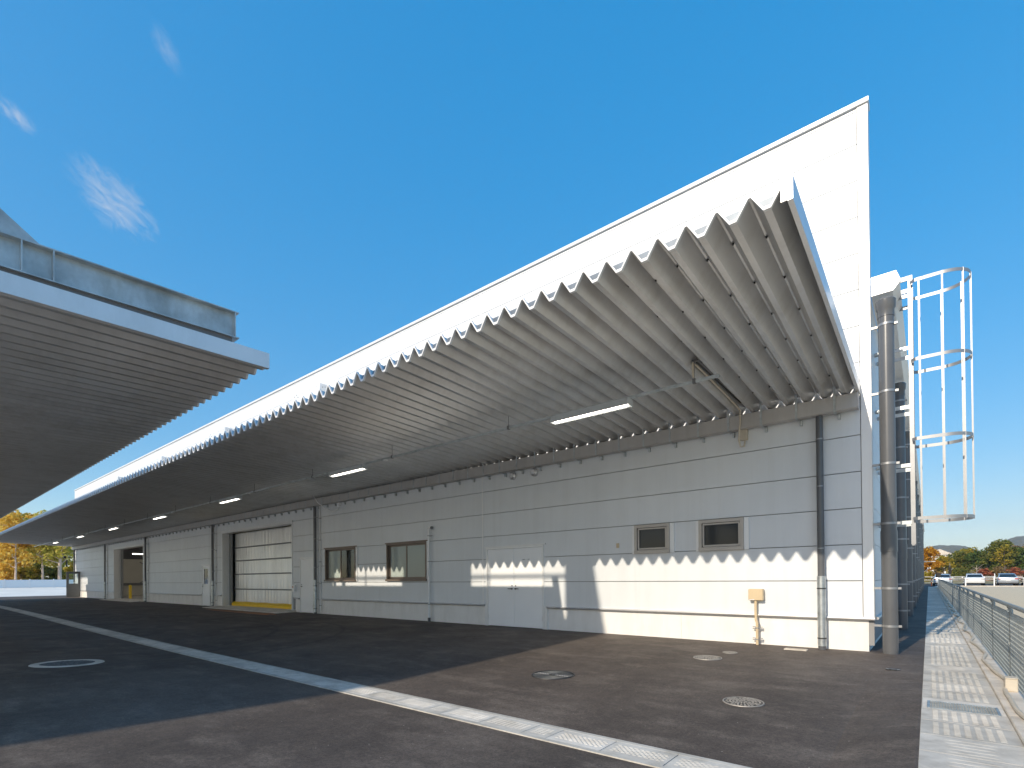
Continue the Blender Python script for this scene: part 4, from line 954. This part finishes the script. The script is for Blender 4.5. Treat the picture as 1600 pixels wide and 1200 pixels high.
tree(11.9, 97, .6, 4.9, 4.4, 'leaf_green', 'green tree cut by the right edge of the picture', 17, 2800, .17, low=.1, group=GR)
tree(6.0, 108, 1.0, 4.4, 6.0, 'leaf_yellowgreen', 'pale yellow-green tree showing over the olive pine', 19, 2400, .2, low=.1, group=GR)
tree(11.6, 108, 1.0, 4.9, 6.0, 'leaf_brown', 'brown tree behind the tallest olive tree', 20, 2400, .2, low=.1, group=GR)
SH = 'shrubs in front of the trees'
for i, (x, y, h, w_, m, lab) in enumerate(((6.95, 89, 2.0, 2.2, 'leaf_red', 'red shrub just right of the bare little tree'), (10.2, 89.5, 2.0, 3.0, 'leaf_red', 'broad red shrub right of the brown bush'),
        (8.5, 88.5, 2.2, 2.2, 'leaf_brown', 'brown bush between the two red shrubs'), (4.4, 89, 2.1, 2.6, 'leaf_olive', 'olive bush behind the white car'), (2.2, 88, 1.5, 2.4, 'leaf_brown', 'straw coloured bush behind the half hidden car'), (.7, 88, 1.5, 1.8, 'leaf_yellowgreen', 'yellow-green bush by the end of the side wall'), (5.5, 88.6, 1.7, 1.8, 'leaf_olive', 'olive bush left of the bare little tree'))):
    tree(x, y, .1, h, w_, m, lab, 40+i, 1100, .13, low=.05, group=SH, limbs=5, cat='shrub')
rng = random.Random(77); t = empty('tree', (6.15, 87.5, .1), 'bare pale little tree behind the gap between two cars', 'tree'); b, _ = branch_tree(rng, 2.6, .06, 1.2, 12); b.obj('trunk', 'bark', t)
# left: trees beyond the far end of the yard
GL = 'sunlit trees beyond the far end of the yard'
LT = [(-83, -.4, 9.4, 4.6, 'leaf_sungold', 'golden tree with a thin trunk at the left edge of the picture', 'bark'), (-83, 2.0, 9.6, 4.2, 'leaf_sunlime', 'yellow-green tree with a thin bent trunk', 'bark'), (-82, 3.45, 9.2, 4.8, 'leaf_sunlime', 'tree with a thick pale trunk near the far wall corner', 'bark'),
      (-90, -1.2, 10.2, 5.2, 'leaf_sungold', 'tall golden tree behind the white panel fence', 'barkdark'), (-90, 2.3, 10.0, 5.0, 'leaf_sungold', 'gold tree behind the thin bent trunk', 'barkdark'), (-91, 5.6, 10.0, 5.2, 'leaf_sunlime', 'lime green tree partly hidden by the far wall corner', 'barkdark'),
      (-98, .6, 11.4, 5.4, 'leaf_sungold', 'gold tree seen low between the two canopies', 'barkdark'), (-98, 4.3, 11.2, 5.4, 'leaf_yellowgreen', 'olive-yellow tree in the last row behind the thick trunk', 'barkdark')]
for i, (x, y, h, w_, m, lab, bk) in enumerate(LT):
    tree(x, y, .6, h, w_, m, lab, 60+i, 1500 if i < 3 else 3400, .22, bark=bk, low=.30 if i < 3 else .0, group=GL, limbs=12, dens=.8 if i < 3 else 1.2, tr=.022 if i == 2 else .012)
t = empty('panel_fence', (-76.5, -30, .62), 'low white panel fence in front of the sunlit trees', 'fence')
pmh = MB().box(-.02, .02, .06, 1.94, .05, .92).mesh('panel', 'white'); pph = MB().box(-.05, .05, -.05, .05, 0, 1.0).mesh('post', 'white')
for i in range(26): inst('post', pph, t, (0, 2*i, 0)); inst('panel', pmh, t, (0, 2*i, 0))
t = empty('floodlight', (-54.95, -.35, 3.3), 'small black floodlight on the far wall corner', 'floodlight')
MB().box(-.02, .02, -.3, .34, 0, .04).obj('arm', 'dark', t); MB().bbox(-.14, .14, -.42, -.26, -.10, .12, .02).obj('head', 'black', t)

# house among the trees and wooded hills far off
t = empty('house', (2.5, 118, .7), 'white house half hidden behind the yellow trees', 'house')
MB().box(-1.9, 1.9, -3, 3, 0, 4.3).obj('wall', 'white', t); MB().prism([(-2.1, 4.3), (2.1, 4.3), (0, 5.4)], 'y', -3.3, 3.3).obj('roof', 'kerb', t)
for x in (-.9, .9): wn = MB().box(x-.5, x+.5, -3.03, -3.001, 2.2, 3.3).obj('window', 'alu', t); MB().box(x-.42, x+.42, -3.045, -3.031, 2.28, 3.22).obj('pane', 'darkglass', wn)
def hill(name, cx, cy, length, depth, H_, seed, lumps):
    rg = np.random.RandomState(seed); nx_, ny_ = 110, 14; vs = []; ph = rg.uniform(0, 6.28, 9)
    for j in range(ny_+1):
        v = j/ny_
        for i in range(nx_+1):
            u = i/nx_; x = (u-.5)*length
            prof = sum(a*math.exp(-((u-c)/wd)**2) for c, wd, a in lumps)
            z = H_*prof*math.sin(math.pi*min(1, v*1.02)*.5)**.8 + H_*.035*math.sin(u*40+ph[0])*v + H_*.02*math.sin(u*95+v*7+ph[1])*v + H_*.012*math.sin(u*210+v*17+ph[2])
            vs.append((x, (v-.5)*depth, z))
    n = nx_+1; fs = [(j*n+i, j*n+i+1, (j+1)*n+i+1, (j+1)*n+i) for j in range(ny_) for i in range(nx_)]
    return tag(MB().add(vs, fs).obj(name, 'hill', None, (cx, cy, -3), smooth=True), kind='structure')
hill('hills', 120, 1500, 900, 500, 100, 4, [(.43, .07, .76), (.34, .06, .42), (.545, .05, .60), (.63, .09, .70), (.22, .1, .4), (.85, .12, .8)])

# undergrowth closing the view below the left trees
for i, (x, y, h, w_, m, lab) in enumerate(((-85.5, -1.3, 2.6, 3.6, 'leaf_sungold', 'gold undergrowth at the left edge behind the white fence'), (-85.5, 1.0, 2.4, 3.4, 'leaf_yellowgreen', 'olive-yellow undergrowth left of the bent trunk'), (-85, 3.0, 2.6, 3.2, 'leaf_olive', 'dark undergrowth between the bent and the thick trunk'), (-85, 5.2, 2.8, 3.6, 'leaf_sunlime', 'lime undergrowth next to the far wall corner'))):
    tree(x, y, .6, h, w_, m, lab, 90+i, 1800, .2, low=.0, group='undergrowth behind the white fence', limbs=5, cat='shrub')
# the air between here and the hills
hz = tag(MB().box(-420, 900, -95, 2000, -6, 150).obj('haze', []), kind='stuff')
m = bpy.data.materials.new('haze_air'); m.use_nodes = True; t = m.node_tree; t.nodes.clear()
o = t.nodes.new('ShaderNodeOutputMaterial'); v = t.nodes.new('ShaderNodeVolumePrincipled'); v.inputs['Color'].default_value = (.86, .92, 1, 1); v.inputs['Density'].default_value = .00028
t.links.new(v.outputs[0], o.inputs['Volume']); hz.data.materials.append(m)
